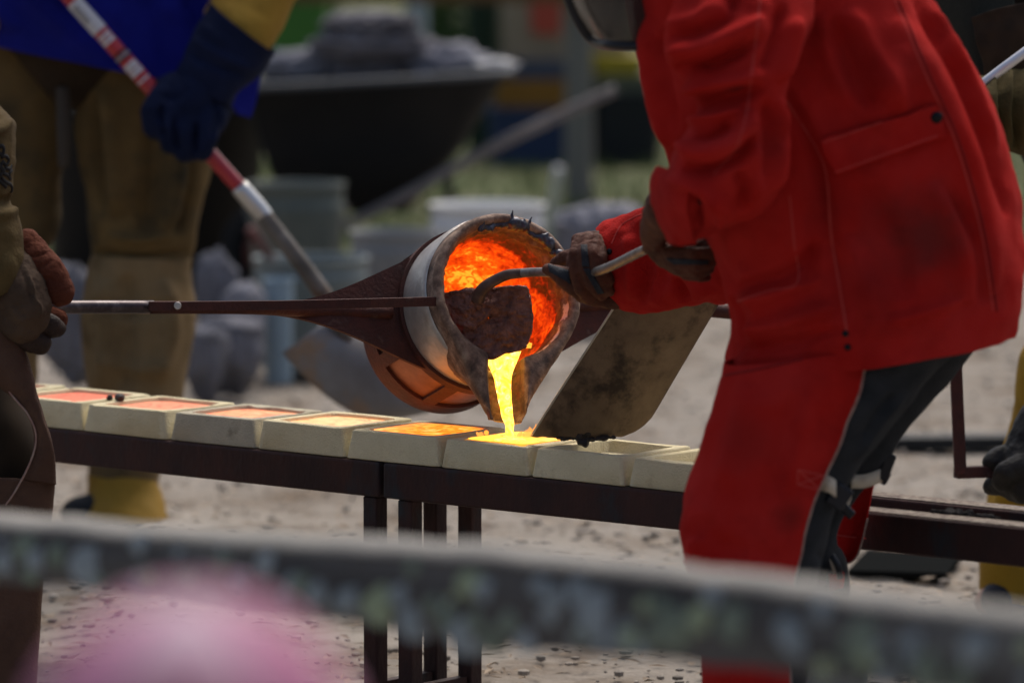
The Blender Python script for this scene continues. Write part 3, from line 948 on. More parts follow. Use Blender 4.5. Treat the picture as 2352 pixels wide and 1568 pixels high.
# slag-holding blade and its long rod
skim = thing('skimmer', 'steel skimmer rod with a crusted blade holding back slag inside the ladle', 'skimmer')
poly = [(1004, 676), (1030, 669), (1080, 664), (1150, 659), (1204, 656), (1213, 662), (1220, 690), (1226, 735), (1214, 780), (1194, 806), (1135, 820), (1085, 824), (1050, 812), (1028, 776), (1012, 720)]
cen = np.mean(poly, 0)
YB = YM - .045
def pl(xy, k, dy): 
    q = cen + (np.array(xy) - cen) * k
    return W(q[0], q[1], YB + dy + (cen[0] - q[0]) * .0 + (q[1] - cen[1]) * -.00008)
pp = cat(poly + [poly[0]], 140)[:-1]
V, n = [], len(pp)
ks = list(np.linspace(.02, 1.0, 26))
for k in ks: V += [pl(p_, k, 0) for p_ in pp]
for k in (1.0, .5, .02): V += [pl(p_, k, .016) for p_ in pp]
o = mk('blade', V, grid_faces(len(ks) + 3, n, True), mat('crusted blade', (.10, .034, .022), (.25, .095, .060), 55, .42, .2, bump=1.0, bscale=85, c3=(.24, .13, .11), s3=50, t3=(.64, .74), spec=.5), skim)
rough(o, .0065, 30, 6); rough(o, .003, 100, 3)
sculpt(o, [([(1020, 755), (1080, 765), (1130, 735), (1190, 720)], 10, -.006), ([(1030, 790), (1100, 795), (1150, 775)], 7, .004), ([(1050, 720), (1110, 700), (1170, 690)], 14, .004)])
rodp = [W(1098, 688, YB + .004), W(1104, 671, YB - .006), W(1116, 657, YB - .012), W(1138, 643, YB - .018), W(1166, 631, YB - .03), W(1200, 627, YB - .045), W(1246, 625, 8.76), W(1330, 630, 8.59), W(1390, 617, 8.465), W(1480, 574, 8.27), W(1560, 541, 8.12), W(1640, 508, 8.03), W(1668, 496, 8.00)]
v, f = tube(rodp, [.012, .0115, .0100, .0092, .0088] + [.0085] * (len(rodp) - 5), 14, 80)
mk('rod', v, f, M['rod'], skim)
v, f = tube(rodp[:6], [.0125, .012, .0108, .0100, .0096, .0088], 14, 40); mk('hook', v, f, mat('heat stained steel', (.085, .050, .040), (.15, .10, .085), 40, .55, .4), skim)

# ------------------------------------------------------------------ brown steel plate (blade of a square shovel) with clotted slag
shov = thing('square_shovel', 'brown scaled square shovel blade held edge down beside the pouring stream', 'shovel')
def plate_Y(y): return 8.60 + (y - 690) * .00055
Lc = [(1221, 1001), (1290, 893), (1350, 801), (1412, 705), (1480, 600)]
Rc = [(1472, 996), (1503, 947), (1570, 833), (1655, 690), (1712, 595)]
nv_, nu_ = 40, 40
Lq, Rq = cat(Lc, nv_), cat(Rc, nv_)
V = []
for j in range(nv_):
    for i in range(nu_):
        k = i / (nu_ - 1)
        q = Lq[j] * (1 - k) + Rq[j] * k
        dip = 0
        if j < 6:      # worn, wavy cutting edge with a rounded corner
            w = (6 - j) / 6
            q[1] += w * (7 * math.sin(k * math.pi) + 3 * noise.noise(Vector((k * 14, 0, 0))) )
        if k > .80 and j < 14:    # rounded corner
            up_ = 46 * (1 - math.sqrt(max(0, 1 - ((k - .80) / .20) ** 2)))
            q = q + np.array([.515, -.857]) * up_ * (1 - j / 14) ** 1.5
        Y_ = plate_Y(q[1]) - .014 * math.sin(k * math.pi) + .022 * (k - .5)
        V.append(W(q[0], q[1], Y_))
bl = mk('blade', V, grid_faces(nv_, nu_, False), M['plate'], shov)
m = bl.modifiers.new('t', 'SOLIDIFY'); m.thickness = .0035; m.offset = 0
v, f = tube([W(x - 1.0, y, plate_Y(y) - .012) for x, y in Lc], .0021, 8, 30); mk('lit_edge', v, f, M['plateedge'], shov)  # light catching the left edge, drawn as a pale strip
parts_ = []
for k in range(46):
    x = rng.uniform(1275, 1425) if k < 30 else rng.uniform(1325, 1352)
    y = 1006 + rng.uniform(-3, 5) if k < 30 else rng.uniform(985, 1020)
    parts_.append(ball(W(x, y, plate_Y(1005) - .016), rng.uniform(.002, .005) if k < 30 else rng.uniform(.004, .0085), 10))
for x in (1340, 1350): parts_.append(capsule(W(x, 1006, plate_Y(1005) - .016), W(x + 2, 1020, plate_Y(1005) - .016), .004, .002))
o = fuse('slag_clot', parts_, .002, M['slag'], shov, smooth=2); rough(o, .002, 120)
sh_top = W(1930, 30, 8.62)
v, f = tube([W(1560, 690, 8.602), W(1600, 590, 8.61), W(1700, 420, 8.615), sh_top, W(2030, -140, 8.63)], [.016, .019, .017, .016, .016], 14, 24)
mk('shaft', v, f, mat('ash wood', (.38, .27, .16), (.30, .2, .11), 12, .6), shov)

# ------------------------------------------------------------------ people: helpers
M['skin'] = mat('skin', (.42, .24, .17), (.38, .2, .14), 20, .5)
M['hair'] = mat('brown hair', (.05, .03, .02), (.09, .055, .035), 60, .6)
def head_parts(c, fw, r=.098):
    """head looking along fw with nose, brow, chin, ears"""
    c = np.array(c); fw = np.array(fw, float); fw /= np.linalg.norm(fw)
    sd = np.cross(fw, BZ); sd /= np.linalg.norm(sd); u = np.cross(sd, fw)
    P_ = [ball(c + u * .02 - fw * .01, (r * .86, r * .86, r * 1.0), 20), capsule(c + u * .03, c - u * .075 + fw * .035, r * .80, r * .52),
          capsule(c + fw * .085 + u * .015, c + fw * .112 - u * .02, .010, .016), capsule(c + fw * .078 + u * .035 + sd * .035, c + fw * .078 + u * .035 - sd * .035, .016, .016),
          capsule(c + fw * .075 - u * .062 + sd * .02, c + fw * .075 - u * .062 - sd * .02, .012, .012)]
    for s in (-1, 1): P_.append(ball(c + sd * s * r * .84 - fw * .01, (.014, .022, .032), 10))
    return P_

def make_person(label, head, hf, neck, chest, pelvis, shoulders, elbows, wrists, hips, knees, ankles, toes, small=False):
    P_ = head_parts(head, hf, .08 if small else .098)
    P_ += [capsule(head, neck, .055, .055), capsule(neck, chest, .06, .12), capsule(chest, pelvis, .12, .10)]
    for s in (0, 1):
        P_ += [capsule(chest * .35 + neck * .65, shoulders[s], .06, .06)]
        P_ += chain([shoulders[s], elbows[s], wrists[s]], [.045, .034, .024])
        P_ += [capsule(pelvis, hips[s], .09, .075)]
        P_ += chain([hips[s], knees[s], ankles[s], toes[s]], [.070, .050, .036, .034])
    o = fuse('person', P_, .014, M['skin'], smooth=4)
    tag(o, label, 'person')
    sd = np.cross(hf, BZ); sd = sd / np.linalg.norm(sd); hf = np.array(hf) / np.linalg.norm(hf)
    for s in (-1, 1):
        v, f = ball(head + hf * .088 + sd * s * .032 + np.array([0, 0, .01]), .012, 12)
        mk('eye', v, f, M['snap'], o)
    v, f = capsule(head + hf * .09 - np.cross(sd, hf) * .045 + sd * .018, head + hf * .09 - np.cross(sd, hf) * .045 - sd * .018, .006, .006)
    mk('lips', v, f, mat('lips', (.35, .13, .11), rough_=.5), o)
    P2 = [ball(head - hf * .02 + np.array([0, 0, .035]), (.094, .094, .095), 18), ball(head - hf * .05 - np.array([0, 0, .01]), (.075, .075, .085), 16)]
    if small: P2 = [ball(head - hf * .005 + np.array([0, 0, .012]), (.078, .078, .078), 18), ball(head - hf * .03 - np.array([0, 0, .03]), (.066, .066, .085), 16)]
    h = fuse('hair', P2, .01, M['hair'], o, smooth=3); rough(h, .006, 60)
    return o

def bf(*a): return np.array(W(*a))

# ------------------------------------------------------------------ worker in red leathers
YR = 7.98
red = make_person('person in red suede jacket and red leggings leaning over the bench with a skimmer rod',
    bf(1500, -215, 7.98), np.array([-.85, .25, -.45]), bf(1600, -110, 7.98), bf(1800, 130, 7.98), bf(2090, 690, 7.98),
    (bf(1690, -60, 7.79), bf(1650, -60, 8.16)), (bf(1725, 380, 7.68), bf(1720, 590, 8.33)), (bf(1575, 530, 7.98), bf(1420, 605, 8.60)),
    (bf(2040, 780, 7.88), bf(2120, 770, 8.08)), (bf(1720, 1170, 7.86), bf(1885, 1090, 8.12)), (bf(1740, 1700, 7.86), bf(1856, 1325, 8.14)), (bf(1600, 1850, 7.86), bf(1790, 1365, 8.14)))

v, f = loft([
    (1520, -330, 1900, -330, YR, .10), (1460, -230, 2010, -200, YR, .20), (1437, -90, 2095, -80, YR, .255), (1440, 10, 2148, 10, YR, .26), (1474, 170, 2222, 130, YR, .26),
    (1512, 310, 2287, 290, YR, .255), (1570, 450, 2330, 420, YR, .25), (1640, 580, 2346, 540, YR, .245), (1660, 660, 2346, 640, YR, .245),
    (1680, 735, 2340, 700, YR, .245), (1666, 860, 2322, 762, YR, .24)], 150, 180, .82, cap=(True, False))
jk = mk('jacket', v, f, M['red'], red)
# hem falls lower towards the rear corner; inner face gives thickness
rough(jk, .010, 5.5, 3); rough(jk, .0025, 22, 2)
sculpt(jk, [
    ([(1800, 205), (1850, 300), (1885, 400), (1905, 540), (1940, 740)], 13, -.014),
    ([(1826, 215), (1875, 300), (1912, 400), (1930, 540)], 13, .010),
    ([(2050, 40), (2140, 190), (2215, 360), (2262, 540), (2275, 680)], 36, .018),
    ([(2100, 0), (2190, 160), (2260, 330), (2310, 500)], 14, -.014), ([(2120, -20), (2215, 160), (2290, 340)], 12, .012),
    ([(1950, 20), (2010, 130), (2080, 260)], 24, .016), ([(1910, 40), (1960, 160), (2000, 250)], 18, -.014), ([(1890, 30), (1900, 130), (1940, 220)], 16, .012),
    ([(1985, 420), (2060, 560), (2080, 690)], 30, -.016), ([(2140, 420), (2200, 560), (2220, 700)], 22, .016), ([(1940, 540), (1990, 660), (2010, 780)], 22, .014), ([(2170, 430), (2240, 560), (2262, 700)], 12, -.012),
    ([(1700, 655), (1800, 632), (1900, 560)], 16, -.014), ([(1690, 690), (1780, 675), (1880, 640)], 16, .012), ([(1720, 760), (1820, 735), (1920, 700)], 20, .014), ([(1690, 800), (1800, 790), (1930, 755)], 12, -.010),
    ([(1480, 40), (1500, 200), (1535, 340)], 15, .014), ([(1455, 100), (1490, 280), (1530, 390)], 9, -.010), ([(1520, 60), (1530, 180), (1556, 300)], 10, -.012),
    ([(1860, 470), (1870, 560), (1850, 650)], 22, -.014), ([(1700, 600), (1740, 690), (1730, 800)], 16, .010), ([(1675, 680), (1700, 740), (1690, 830)], 9, -.010),
    ([(2040, 740), (2120, 720), (2210, 690)], 14, .010), ([(2010, 300), (2050, 200), (2060, 100)], 30, .008)], gain=1.25)
m = jk.modifiers.new('t', 'SOLIDIFY'); m.thickness = .004; m.offset = -1
_bv.pop('jacket', None)
seam(jk, [(1806, 232), (1850, 300), (1880, 350), (1900, 410), (1909, 538), (1925, 640), (1941, 735), (1946, 775)], .0016, M['redseam'])
seam(jk, [(2063, 0), (2134, 169), (2196, 307), (2237, 436), (2268, 564), (2290, 715)], .0020, M['redgroove'])
seam(jk, [(2054, 0), (2126, 172), (2188, 310), (2229, 440), (2260, 566), (2281, 715)], .0011, M['redseam'])
seam(jk, [(1814, 450), (1823, 550), (1832, 648), (1765, 668), (1694, 692)], .0011, M['redseam'])
patch(jk, [(1881, 322), (2150, 236), (2172, 314), (1914, 405)], M['red'], 'pocket_flap', .009, (40, 16), .005)
seam(bpy.data.objects['pocket_flap'], [(1886, 330), (2128, 243)], .0009, M['redseam'], off=.002, parent=jk)
seam(bpy.data.objects['pocket_flap'], [(1917, 396), (2154, 311)], .0009, M['redseam'], off=.002, parent=jk)
snap(bpy.data.objects['pocket_flap'], 2151, 270, .0105, M['snap'], jk, 'snap')
for x, y in ((1942, 766), (1947, 797)): snap(jk, x, y, .0058, M['snap'])

# near sleeve
YS = 7.71
v, f = loft([
    (1560, -230, 1850, -190, 7.80, .12), (1545, -120, 1868, -80, 7.75, .125), (1548, -10, 1868, 20, 7.715, .120), (1528, 75, 1864, 62, 7.69, .115), (1534, 140, 1842, 122, 7.675, .108),
    (1572, 195, 1818, 175, 7.665, .098), (1598, 245, 1803, 225, 7.66, .092), (1582, 295, 1801, 290, 7.66, .092), (1552, 345, 1803, 360, 7.665, .094),
    (1536, 395, 1797, 430, 7.675, .092), (1520, 445, 1758, 482, 7.70, .086), (1522, 500, 1700, 512, 7.74, .078), (1540, 560, 1655, 528, 7.79, .066)], 130, 120, .92, cap=(True, False))
sv = mk('sleeve', v, f, M['red'], red)
rough(sv, .006, 9, 3); rough(sv, .0018, 30, 2)
sculpt(sv, [
    ([(1535, 118), (1600, 118), (1690, 84), (1750, 48)], 20, .026), ([(1548, 158), (1615, 152), (1690, 122), (1750, 84)], 15, -.030),
    ([(1530, 60), (1600, 48), (1680, 10)], 20, .014), ([(1540, 85), (1620, 68), (1690, 36)], 10, -.012),
    ([(1568, 205), (1620, 196), (1700, 182), (1770, 160)], 15, .022), ([(1590, 250), (1640, 232), (1700, 222), (1750, 205)], 14, -.026), ([(1580, 285), (1640, 272), (1700, 250)], 12, .018),
    ([(1556, 332), (1610, 352), (1670, 336), (1715, 290), (1722, 250)], 17, .030), ([(1570, 385), (1630, 392), (1690, 365), (1735, 310)], 13, -.030),
    ([(1590, 318), (1640, 308), (1680, 286)], 9, -.014),
    ([(1535, 410), (1590, 420), (1650, 452), (1680, 490)], 16, .020), ([(1572, 440), (1600, 480), (1605, 530)], 10, -.020), ([(1630, 440), (1650, 480), (1655, 520)], 12, .014), ([(1690, 395), (1712, 440), (1700, 490)], 15, -.020),
    ([(1760, 230), (1772, 320), (1752, 430)], 18, -.018), ([(1788, 225), (1797, 330), (1780, 440)], 11, .016), ([(1735, 330), (1745, 400), (1725, 470)], 14, .012),
    ([(1832, 40), (1815, 110), (1790, 190)], 14, .018), ([(1795, 10), (1778, 100), (1748, 180)], 14, -.020), ([(1755, -10), (1745, 60), (1720, 130)], 16, .012), ([(1640, -20), (1630, 40), (1600, 70)], 18, .012), ([(1690, -20), (1675, 30)], 12, -.014)], gain=1.05)
m = sv.modifiers.new('t', 'SOLIDIFY'); m.thickness = .004; m.offset = -1
seam(sv, [(1752, -60), (1740, 60), (1725, 180), (1715, 260), (1690, 340), (1640, 400)], .0011, M['redseam'])
snap(sv, 1609, 463, .0062, M['snap'])
# turned cuff of the near sleeve
cf = sheet([[(1508, 383, 7.75), (1496, 405, 7.76), (1494, 440, 7.77), (1505, 480, 7.79), (1534, 552, 7.80)], [(1528, 386, 7.69), (1516, 412, 7.69), (1514, 450, 7.70), (1524, 496, 7.72), (1548, 560, 7.745)], [(1556, 398, 7.645), (1545, 425, 7.635), (1542, 465, 7.65), (1552, 510, 7.68), (1570, 562, 7.725)], [(1590, 420, 7.62), (1582, 445, 7.615), (1580, 485, 7.63), (1588, 525, 7.66), (1600, 558, 7.70)]], 30, 20, .005, M['red'], 'cuff', sv)
rough(cf, .003, 30, 2)

# far sleeve reaching to the ladle
v, f = loft([
    (1640, 250, 1760, 400, 8.22, .08), (1700, 430, 1740, 640, 8.30, .08), (1660, 470, 1690, 690, 8.38, .082), (1590, 470, 1600, 700, 8.45, .084), (1500, 470, 1520, 716, 8.53, .083),
    (1432, 492, 1462, 718, 8.58, .080), (1390, 512, 1424, 706, 8.60, .076), (1369, 526, 1402, 690, 8.61, .074)], 90, 110, .92, cap=(True, False))
fs = mk('sleeve', v, f, M['red'], red)
rough(fs, .006, 10, 3); rough(fs, .002, 40, 2)
sculpt(fs, [([(1500, 500), (1520, 580), (1510, 680)], 22, -.010), ([(1560, 600), (1600, 650), (1610, 690)], 22, .008), ([(1440, 540), (1455, 600), (1452, 690)], 18, .008), ([(1620, 560), (1600, 620)], 20, -.010), ([(1475, 510), (1485, 600), (1478, 700)], 10, -.010), ([(1550, 640), (1580, 690)], 12, -.012)], gain=1.6)
m = fs.modifiers.new('t', 'SOLIDIFY'); m.thickness = .004; m.offset = -1
seam(fs, [(1405, 560), (1425, 520), (1455, 500), (1475, 492)], .0012, M['redseam'])
snap(fs, 1400, 578, .0058, M['snap'])

# leggings: suede shells over the shins and thighs
v, f = loft([(1668, 835, 2080, 770, 7.86, .115), (1658, 870, 2045, 810, 7.855, .115), (1640, 930, 2020, 900, 7.85, .115), (1606, 1030, 1980, 1010, 7.85, .112), (1572, 1140, 1935, 1110, 7.85, .108),
             (1562, 1210, 1910, 1180, 7.85, .105), (1566, 1265, 1895, 1250, 7.85, .10), (1582, 1330, 1865, 1330, 7.85, .10), (1602, 1430, 1850, 1430, 7.85, .10), (1615, 1560, 1850, 1560, 7.85, .10), (1610, 1700, 1870, 1700, 7.85, .11), (1560, 1830, 1890, 1830, 7.85, .12)], 120, 90, 1.0,
            arc=(math.pi * .62, math.pi * 1.73))
lg = mk('legging', v, f, M['red'], red)
rough(lg, .008, 6, 3); rough(lg, .002, 26, 2)
sculpt(lg, [([(1600, 1180), (1640, 1240), (1720, 1270)], 26, -.006), ([(1600, 1290), (1680, 1310), (1780, 1300)], 22, .007), ([(1720, 880), (1700, 1000), (1650, 1120)], 34, .008), ([(1820, 900), (1800, 1020), (1760, 1150)], 30, -.007), ([(1600, 1230), (1590, 1300)], 14, .010), ([(1860, 900), (1840, 1010), (1800, 1140)], 20, .007), ([(1640, 1330), (1700, 1345)], 16, -.008)], gain=1.5)
m = lg.modifiers.new('t', 'SOLIDIFY'); m.thickness = .004; m.offset = -1
co = np.array([v_.co for v_ in lg.data.vertices]).reshape(120, 90, 3)
v, f = tube(co[:, -1], .0022, 6); mk('raw_edge', v, f, M['raw'], lg)
hemf = seam(lg, [(1664, 862), (1740, 848), (1830, 828), (1930, 800)], .0022, M['redgroove'])
for a_, b_ in (((1832, 1078), (1890, 1092)), ((1832, 1112), (1886, 1126)), ((1832, 1078), (1832, 1112)), ((1832, 1078), (1886, 1126)), ((1832, 1112), (1890, 1092))):
    seam(lg, [a_, ((a_[0] + b_[0]) / 2, (a_[1] + b_[1]) / 2), b_], .0009, M['redseam'], 'stitching', n=14)

# trousers
v, f = loft([(1760, 700, 2330, 600, 7.98, .19), (1790, 780, 2310, 690, 7.96, .17), (1800, 840, 2200, 790, 7.90, .12), (1780, 930, 2110, 900, 7.88, .105), (1740, 1020, 2030, 1000, 7.87, .095), (1700, 1110, 1960, 1090, 7.87, .09),
             (1680, 1200, 1915, 1170, 7.87, .085), (1680, 1280, 1895, 1260, 7.87, .08), (1690, 1400, 1870, 1400, 7.87, .075), (1680, 1600, 1850, 1600, 7.87, .075), (1670, 1760, 1850, 1760, 7.87, .075)], 110, 72, .95)
t1_ = (v, f)
v, f = loft([(1880, 700, 2325, 600, 8.02, .15), (1900, 760, 2296, 705, 8.04, .13), (1930, 830, 2225, 822, 8.08, .10), (1930, 900, 2140, 918, 8.10, .088), (1910, 980, 2062, 1015, 8.11, .080), (1885, 1060, 2025, 1075, 8.12, .075),
             (1850, 1130, 1965, 1140, 8.13, .068), (1832, 1210, 1925, 1215, 8.14, .064), (1825, 1280, 1920, 1285, 8.14, .062), (1830, 1330, 1905, 1335, 8.14, .062)], 100, 64, .95)
tr_ = fuse('trousers', [t1_, (v, f)], .008, M['black'], red, smooth=3)
rough(tr_, .006, 9, 3)
sculpt(tr_, [([(2080, 905), (2035, 950), (2000, 1000), (1960, 1060)], 9, .010), ([(2055, 905), (2010, 960), (1985, 1010)], 9, -.010), ([(1990, 830), (1960, 950), (1920, 1060)], 20, .006), ([(1870, 1270), (1900, 1280), (1925, 1260)], 8, -.006)])
# far legging seen from its open side
fl_ = sheet([[(2030, 1050, 8.20), (2008, 1110, 8.20), (1990, 1190, 8.20), (1972, 1268, 8.20), (1950, 1292, 8.20)],
             [(1985, 1060, 8.205), (1965, 1120, 8.21), (1955, 1190, 8.215), (1945, 1265, 8.215), (1925, 1283, 8.215)],
             [(1930, 1070, 8.19), (1915, 1130, 8.20), (1905, 1190, 8.20), (1910, 1255, 8.20), (1902, 1268, 8.20)],
             [(1850, 1080, 8.15), (1830, 1140, 8.16), (1822, 1200, 8.16), (1830, 1250, 8.16), (1840, 1266, 8.16)]], 40, 30, .004, M['red'], 'legging', red)
rough(fl_, .003, 14, 2)
v, f = tube([W(*p_) for p_ in ((1992, 1190, 8.196), (1972, 1268, 8.196), (1950, 1292, 8.196), (1925, 1283, 8.21), (1902, 1268, 8.196))], .0016, 6, 30); mk('raw_edge', v, f, M['raw'], red)
sm_ = [W(*p_) for p_ in ((1988, 1236, 8.197), (1950, 1232, 8.21), (1908, 1226, 8.196))]
v, f = tube(sm_, .0012, 6, 20); mk('stitching', v, f, M['redseam'], red)
# straps and buckles
def strap(pts, hw, name='strap', mt='strap'):
    pts = [W(*p_) for p_ in pts]
    P_ = cat(pts, 14); V = []
    for p_ in P_:
        V += [p_ + BZ * hw + np.array([0, -.0, 0]), p_ - BZ * hw]
    o = mk(name, V, [(2 * i, 2 * i + 2, 2 * i + 3, 2 * i + 1) for i in range(13)], M[mt], red)
    m = o.modifiers.new('t', 'SOLIDIFY'); m.thickness = .003
    return o
strap([(1885, 1105, 7.79), (1905, 1112, 7.785), (1918, 1122, 7.79)], .0135)
strap([(1955, 1105, 8.045), (1985, 1104, 8.05), (2010, 1096, 8.06), (2035, 1085, 8.08)], .0115)
strap([(1941, 1160, 8.05), (1950, 1148, 8.05), (1957, 1130, 8.05)], .008)
def buckle(p, hx, hz, rot, name='buckle'):
    c, s = math.cos(rot), math.sin(rot)
    v, f = box(p, hx, .006, hz, ((c, 0, s), (0, 1, 0), (-s, 0, c)))
    o = bevel(mk(name, v, f, M['plastic'], red, False), .004, 3)
    return o
buckle(W(2036, 1072, 8.07), .010, .024, -.35)
buckle(W(2030, 1095, 8.075), .009, .012, -.5)
buckle(W(1928, 1140, 7.80), .016, .02, -.6)
buckle(W(1945, 1172, 8.05), .008, .014, .8)
# far boot with laces, standing on a block
P_ = chain([bf(1880, 1300, 8.14), bf(1890, 1345, 8.14), bf(1880, 1380, 8.14)], [.050, .048, .044]) + chain([bf(1880, 1385, 8.14), bf(1770, 1390, 8.14)], [.04, .038])
bt = fuse('boot', P_, .006, M['black'], red, smooth=3)
o = sheet([[(1905, 1283, 8.08), (1912, 1310, 8.08), (1920, 1330, 8.085)], [(1922, 1290, 8.08), (1932, 1315, 8.085), (1936, 1332, 8.09)]], 8, 4, .004, M['strap'], 'boot_tongue', red)
o = sheet([[(1906, 1318, 8.075), (1906, 1335, 8.075), (1906, 1352, 8.08)], [(1936, 1312, 8.085), (1938, 1330, 8.085), (1936, 1346, 8.09)]], 8, 4, .005, M['red'], 'boot_flap', red)
v, f = tube([W(1910, 1275, 8.07), W(1925, 1300, 8.065), W(1930, 1325, 8.07)], .006, 8, 10); mk('lace', v, f, M['plastic'], red)
blk_top = min(v_.co.z for v_ in bt.data.vertices)
blk = thing('concrete_block', 'grey concrete block under the far boot of the person in red', 'block')
v, f = box((W(1850, 1400, 8.12)[0], 8.12, blk_top / 2 - .002), .10, .09, blk_top / 2 - .002)
bevel(mk('block', v, f, mat('concrete', (.30, .29, .27), (.36, .35, .33), 20, .9, bump=.5, bscale=100), blk, False), .006)
# near boot
P_ = chain([bf(1750, 1700, 7.86), bf(1745, 1800, 7.86)], [.055, .05]) + chain([np.array([bf(1745, 1800, 7.86)[0], 7.86, .045]), np.array([bf(1560, 1800, 7.86)[0], 7.84, .04])], [.045, .04])
fuse('boot', P_, .006, M['black'], red, smooth=3)

# gloves of the worker in red
def C4(x, y): return ((2100 + x / 2.613) * .57422, (750 + y / 2.613) * .57422)
def c4(x, y, Y): return W(*C4(x, y), Y)
G = []
def fing(pts, rads): 
    return chain([c4(*p_) for p_ in pts], rads)
# right (far) hand: thumb runs along the rod, fingers close over it
G += fing([(640, 1080, 8.575), (430, 945, 8.575), (310, 880, 8.59), (235, 852, 8.60)], [.024, .020, .0135, .0105])
G += fing([(560, 720, 8.61), (420, 735, 8.63), (300, 790, 8.65)], [.018, .014, .008])
G += fing([(570, 555, 8.575), (520, 700, 8.545), (525, 880, 8.540), (580, 1060, 8.545), (680, 1170, 8.56)], [.0125, .0120, .0120, .0120, .0115])
G += fing([(660, 540, 8.565), (615, 700, 8.530), (640, 860, 8.525), (700, 1010, 8.53), (800, 1120, 8.545)], [.0130, .0125, .0125, .0120, .0115])
G += fing([(745, 545, 8.555), (715, 700, 8.522), (745, 850, 8.518), (800, 980, 8.522), (880, 1080, 8.535)], [.0125, .0120, .0120, .0115, .0110])
G += fing([(810, 600, 8.55), (795, 750, 8.520), (825, 880, 8.518), (880, 970, 8.525)], [.0115, .0110, .0110, .0105])
G += fing([(600, 780, 8.60), (860, 860, 8.60)], [.030, .032]) + fing([(570, 560, 8.60), (780, 540, 8.58)], [.016, .016]) + fing([(680, 1130, 8.585), (930, 1150, 8.58)], [.018, .022]) + fing([(640, 680, 8.59), (820, 700, 8.58)], [.026, .026])
G += fing([(820, 1000, 8.585), (940, 900, 8.60)], [.028, .030])
g1 = fuse('glove', G, .0028, M['glove_brown'], red, smooth=3)
rough(g1, .0014, 80, 3)
patch(g1, [C4(585, 600), C4(650, 600), C4(680, 830), C4(600, 830)], M['glove_grey'], 'fabric_panel', .0012, (8, 16), .001)
patch(g1, [C4(605, 845), C4(680, 845), C4(830, 1100), C4(760, 1110)], M['glove_grey'], 'fabric_panel', .0012, (8, 16), .001)
patch(g1, [C4(240, 800), C4(460, 870), C4(480, 1010), C4(260, 880)], M['glove_grey'], 'fabric_panel', .0012, (16, 8), .001)
# left (near) hand: gauntlet out of the cuff, fingers closed under the rod
G = []
G += fing([(1480, 200, 7.92), (1400, 330, 8.02), (1345, 470, 8.10), (1345, 600, 8.15), (1370, 690, 8.17)], [.036, .030, .024, .020, .013])
G += fing([(1420, 520, 8.19), (1640, 560, 8.17)], [.026, .026]) + fing([(1500, 640, 8.20), (1800, 640, 8.16)], [.024, .024])
G += fing([(1375, 560, 8.13), (1440, 480, 8.10), (1530, 470, 8.10), (1590, 540, 8.12)], [.012, .0115, .011, .010])
G += fing([(1380, 640, 8.16), (1540, 690, 8.115), (1760, 705, 8.085), (1940, 690, 8.085)], [.0145, .0145, .0140, .0125])
G += fing([(1390, 700, 8.17), (1580, 770, 8.12), (1780, 795, 8.09), (1940, 770, 8.09)], [.0135, .0140, .0135, .0120])
G += fing([(1430, 760, 8.18), (1620, 840, 8.125), (1800, 855, 8.10), (1925, 835, 8.10)], [.0125, .0130, .0125, .0110])
G += fing([(1540, 830, 8.18), (1700, 895, 8.13), (1830, 925, 8.11), (1890, 930, 8.115)], [.0115, .0120, .0110, .009])
G += fing([(1660, 520, 8.16), (1860, 560, 8.14), (2040, 560, 8.12)], [.022, .022, .018]) + fing([(1860, 620, 8.13), (1980, 620, 8.12)], [.020, .018])
g2 = fuse('glove', G, .003, M['glove_brown'], red, smooth=3)
rough(g2, .002, 50, 3)
patch(g2, [C4(1470, 735), C4(1920, 755), C4(1920, 805), C4(1560, 800)], M['glove_grey'], 'fabric_panel', .0015, (20, 8), .001)

# face shield hanging in front of the face
shm = mat('smoked visor', (.05, .045, .04), rough_=.15, spec=.5, alpha=.72)
vs = sheet([[(1285, -420, 7.98), (1290, -200, 7.98), (1302, -20, 7.98), (1335, 60, 7.985), (1368, 98, 7.99)],
            [(1330, -420, 7.86), (1335, -200, 7.86), (1345, -20, 7.87), (1372, 62, 7.88), (1400, 104, 7.89)],
            [(1430, -420, 7.82), (1430, -200, 7.82), (1436, -20, 7.83), (1445, 65, 7.84), (1460, 107, 7.86)],
            [(1540, -420, 7.84), (1540, -200, 7.84), (1540, -20, 7.85), (1540, 60, 7.86), (1540, 106, 7.87)]], 40, 30, .003, shm, 'face_shield', red)
tr = [W(*p_) for p_ in ((1300, -60, 7.975), (1304, -10, 7.975), (1335, 60, 7.975), (1366, 95, 7.97), (1400, 103, 7.885), (1460, 106, 7.855), (1530, 106, 7.86))]
v, f = tube(tr, .0085, 10, 40); mk('shield_rim', v, f, M['plastic'], red)

# ------------------------------------------------------------------ worker at the left edge holding the ladle handle
M['tan'] = mat('tan suede', (.105, .073, .030), (.072, .048, .020), 10, .92, bump=.3, bscale=180, sheen=0.0, spec=.12, c3=(.07, .05, .028), s3=5, t3=(.52, .75))
M['apron'] = mat('brown split leather', (.105, .060, .042), (.075, .040, .028), 8, .9, bump=.35, bscale=160, sheen=0.0, spec=.12, c3=(.045, .026, .02), s3=6, t3=(.52, .75))
M['rustglove'] = mat('rust red suede', (.115, .036, .020), (.075, .022, .013), 20, .9, bump=.5, bscale=140, sheen=0.0, spec=.1)
M['greyglove'] = mat('grey brown leather', (.085, .056, .038), (.055, .036, .025), 18, .85, bump=.35, bscale=120, spec=.1)
M['darkglove'] = mat('dark brown leather', (.038, .020, .013), (.022, .012, .009), 25, .7, bump=.4, bscale=120)
M['darkcloth'] = mat('dark brown cloth', (.045, .028, .014), (.024, .016, .010), 8, .95)
M['ink'] = mat('black ink', (.010, .010, .011), rough_=.85)
YL = 8.62
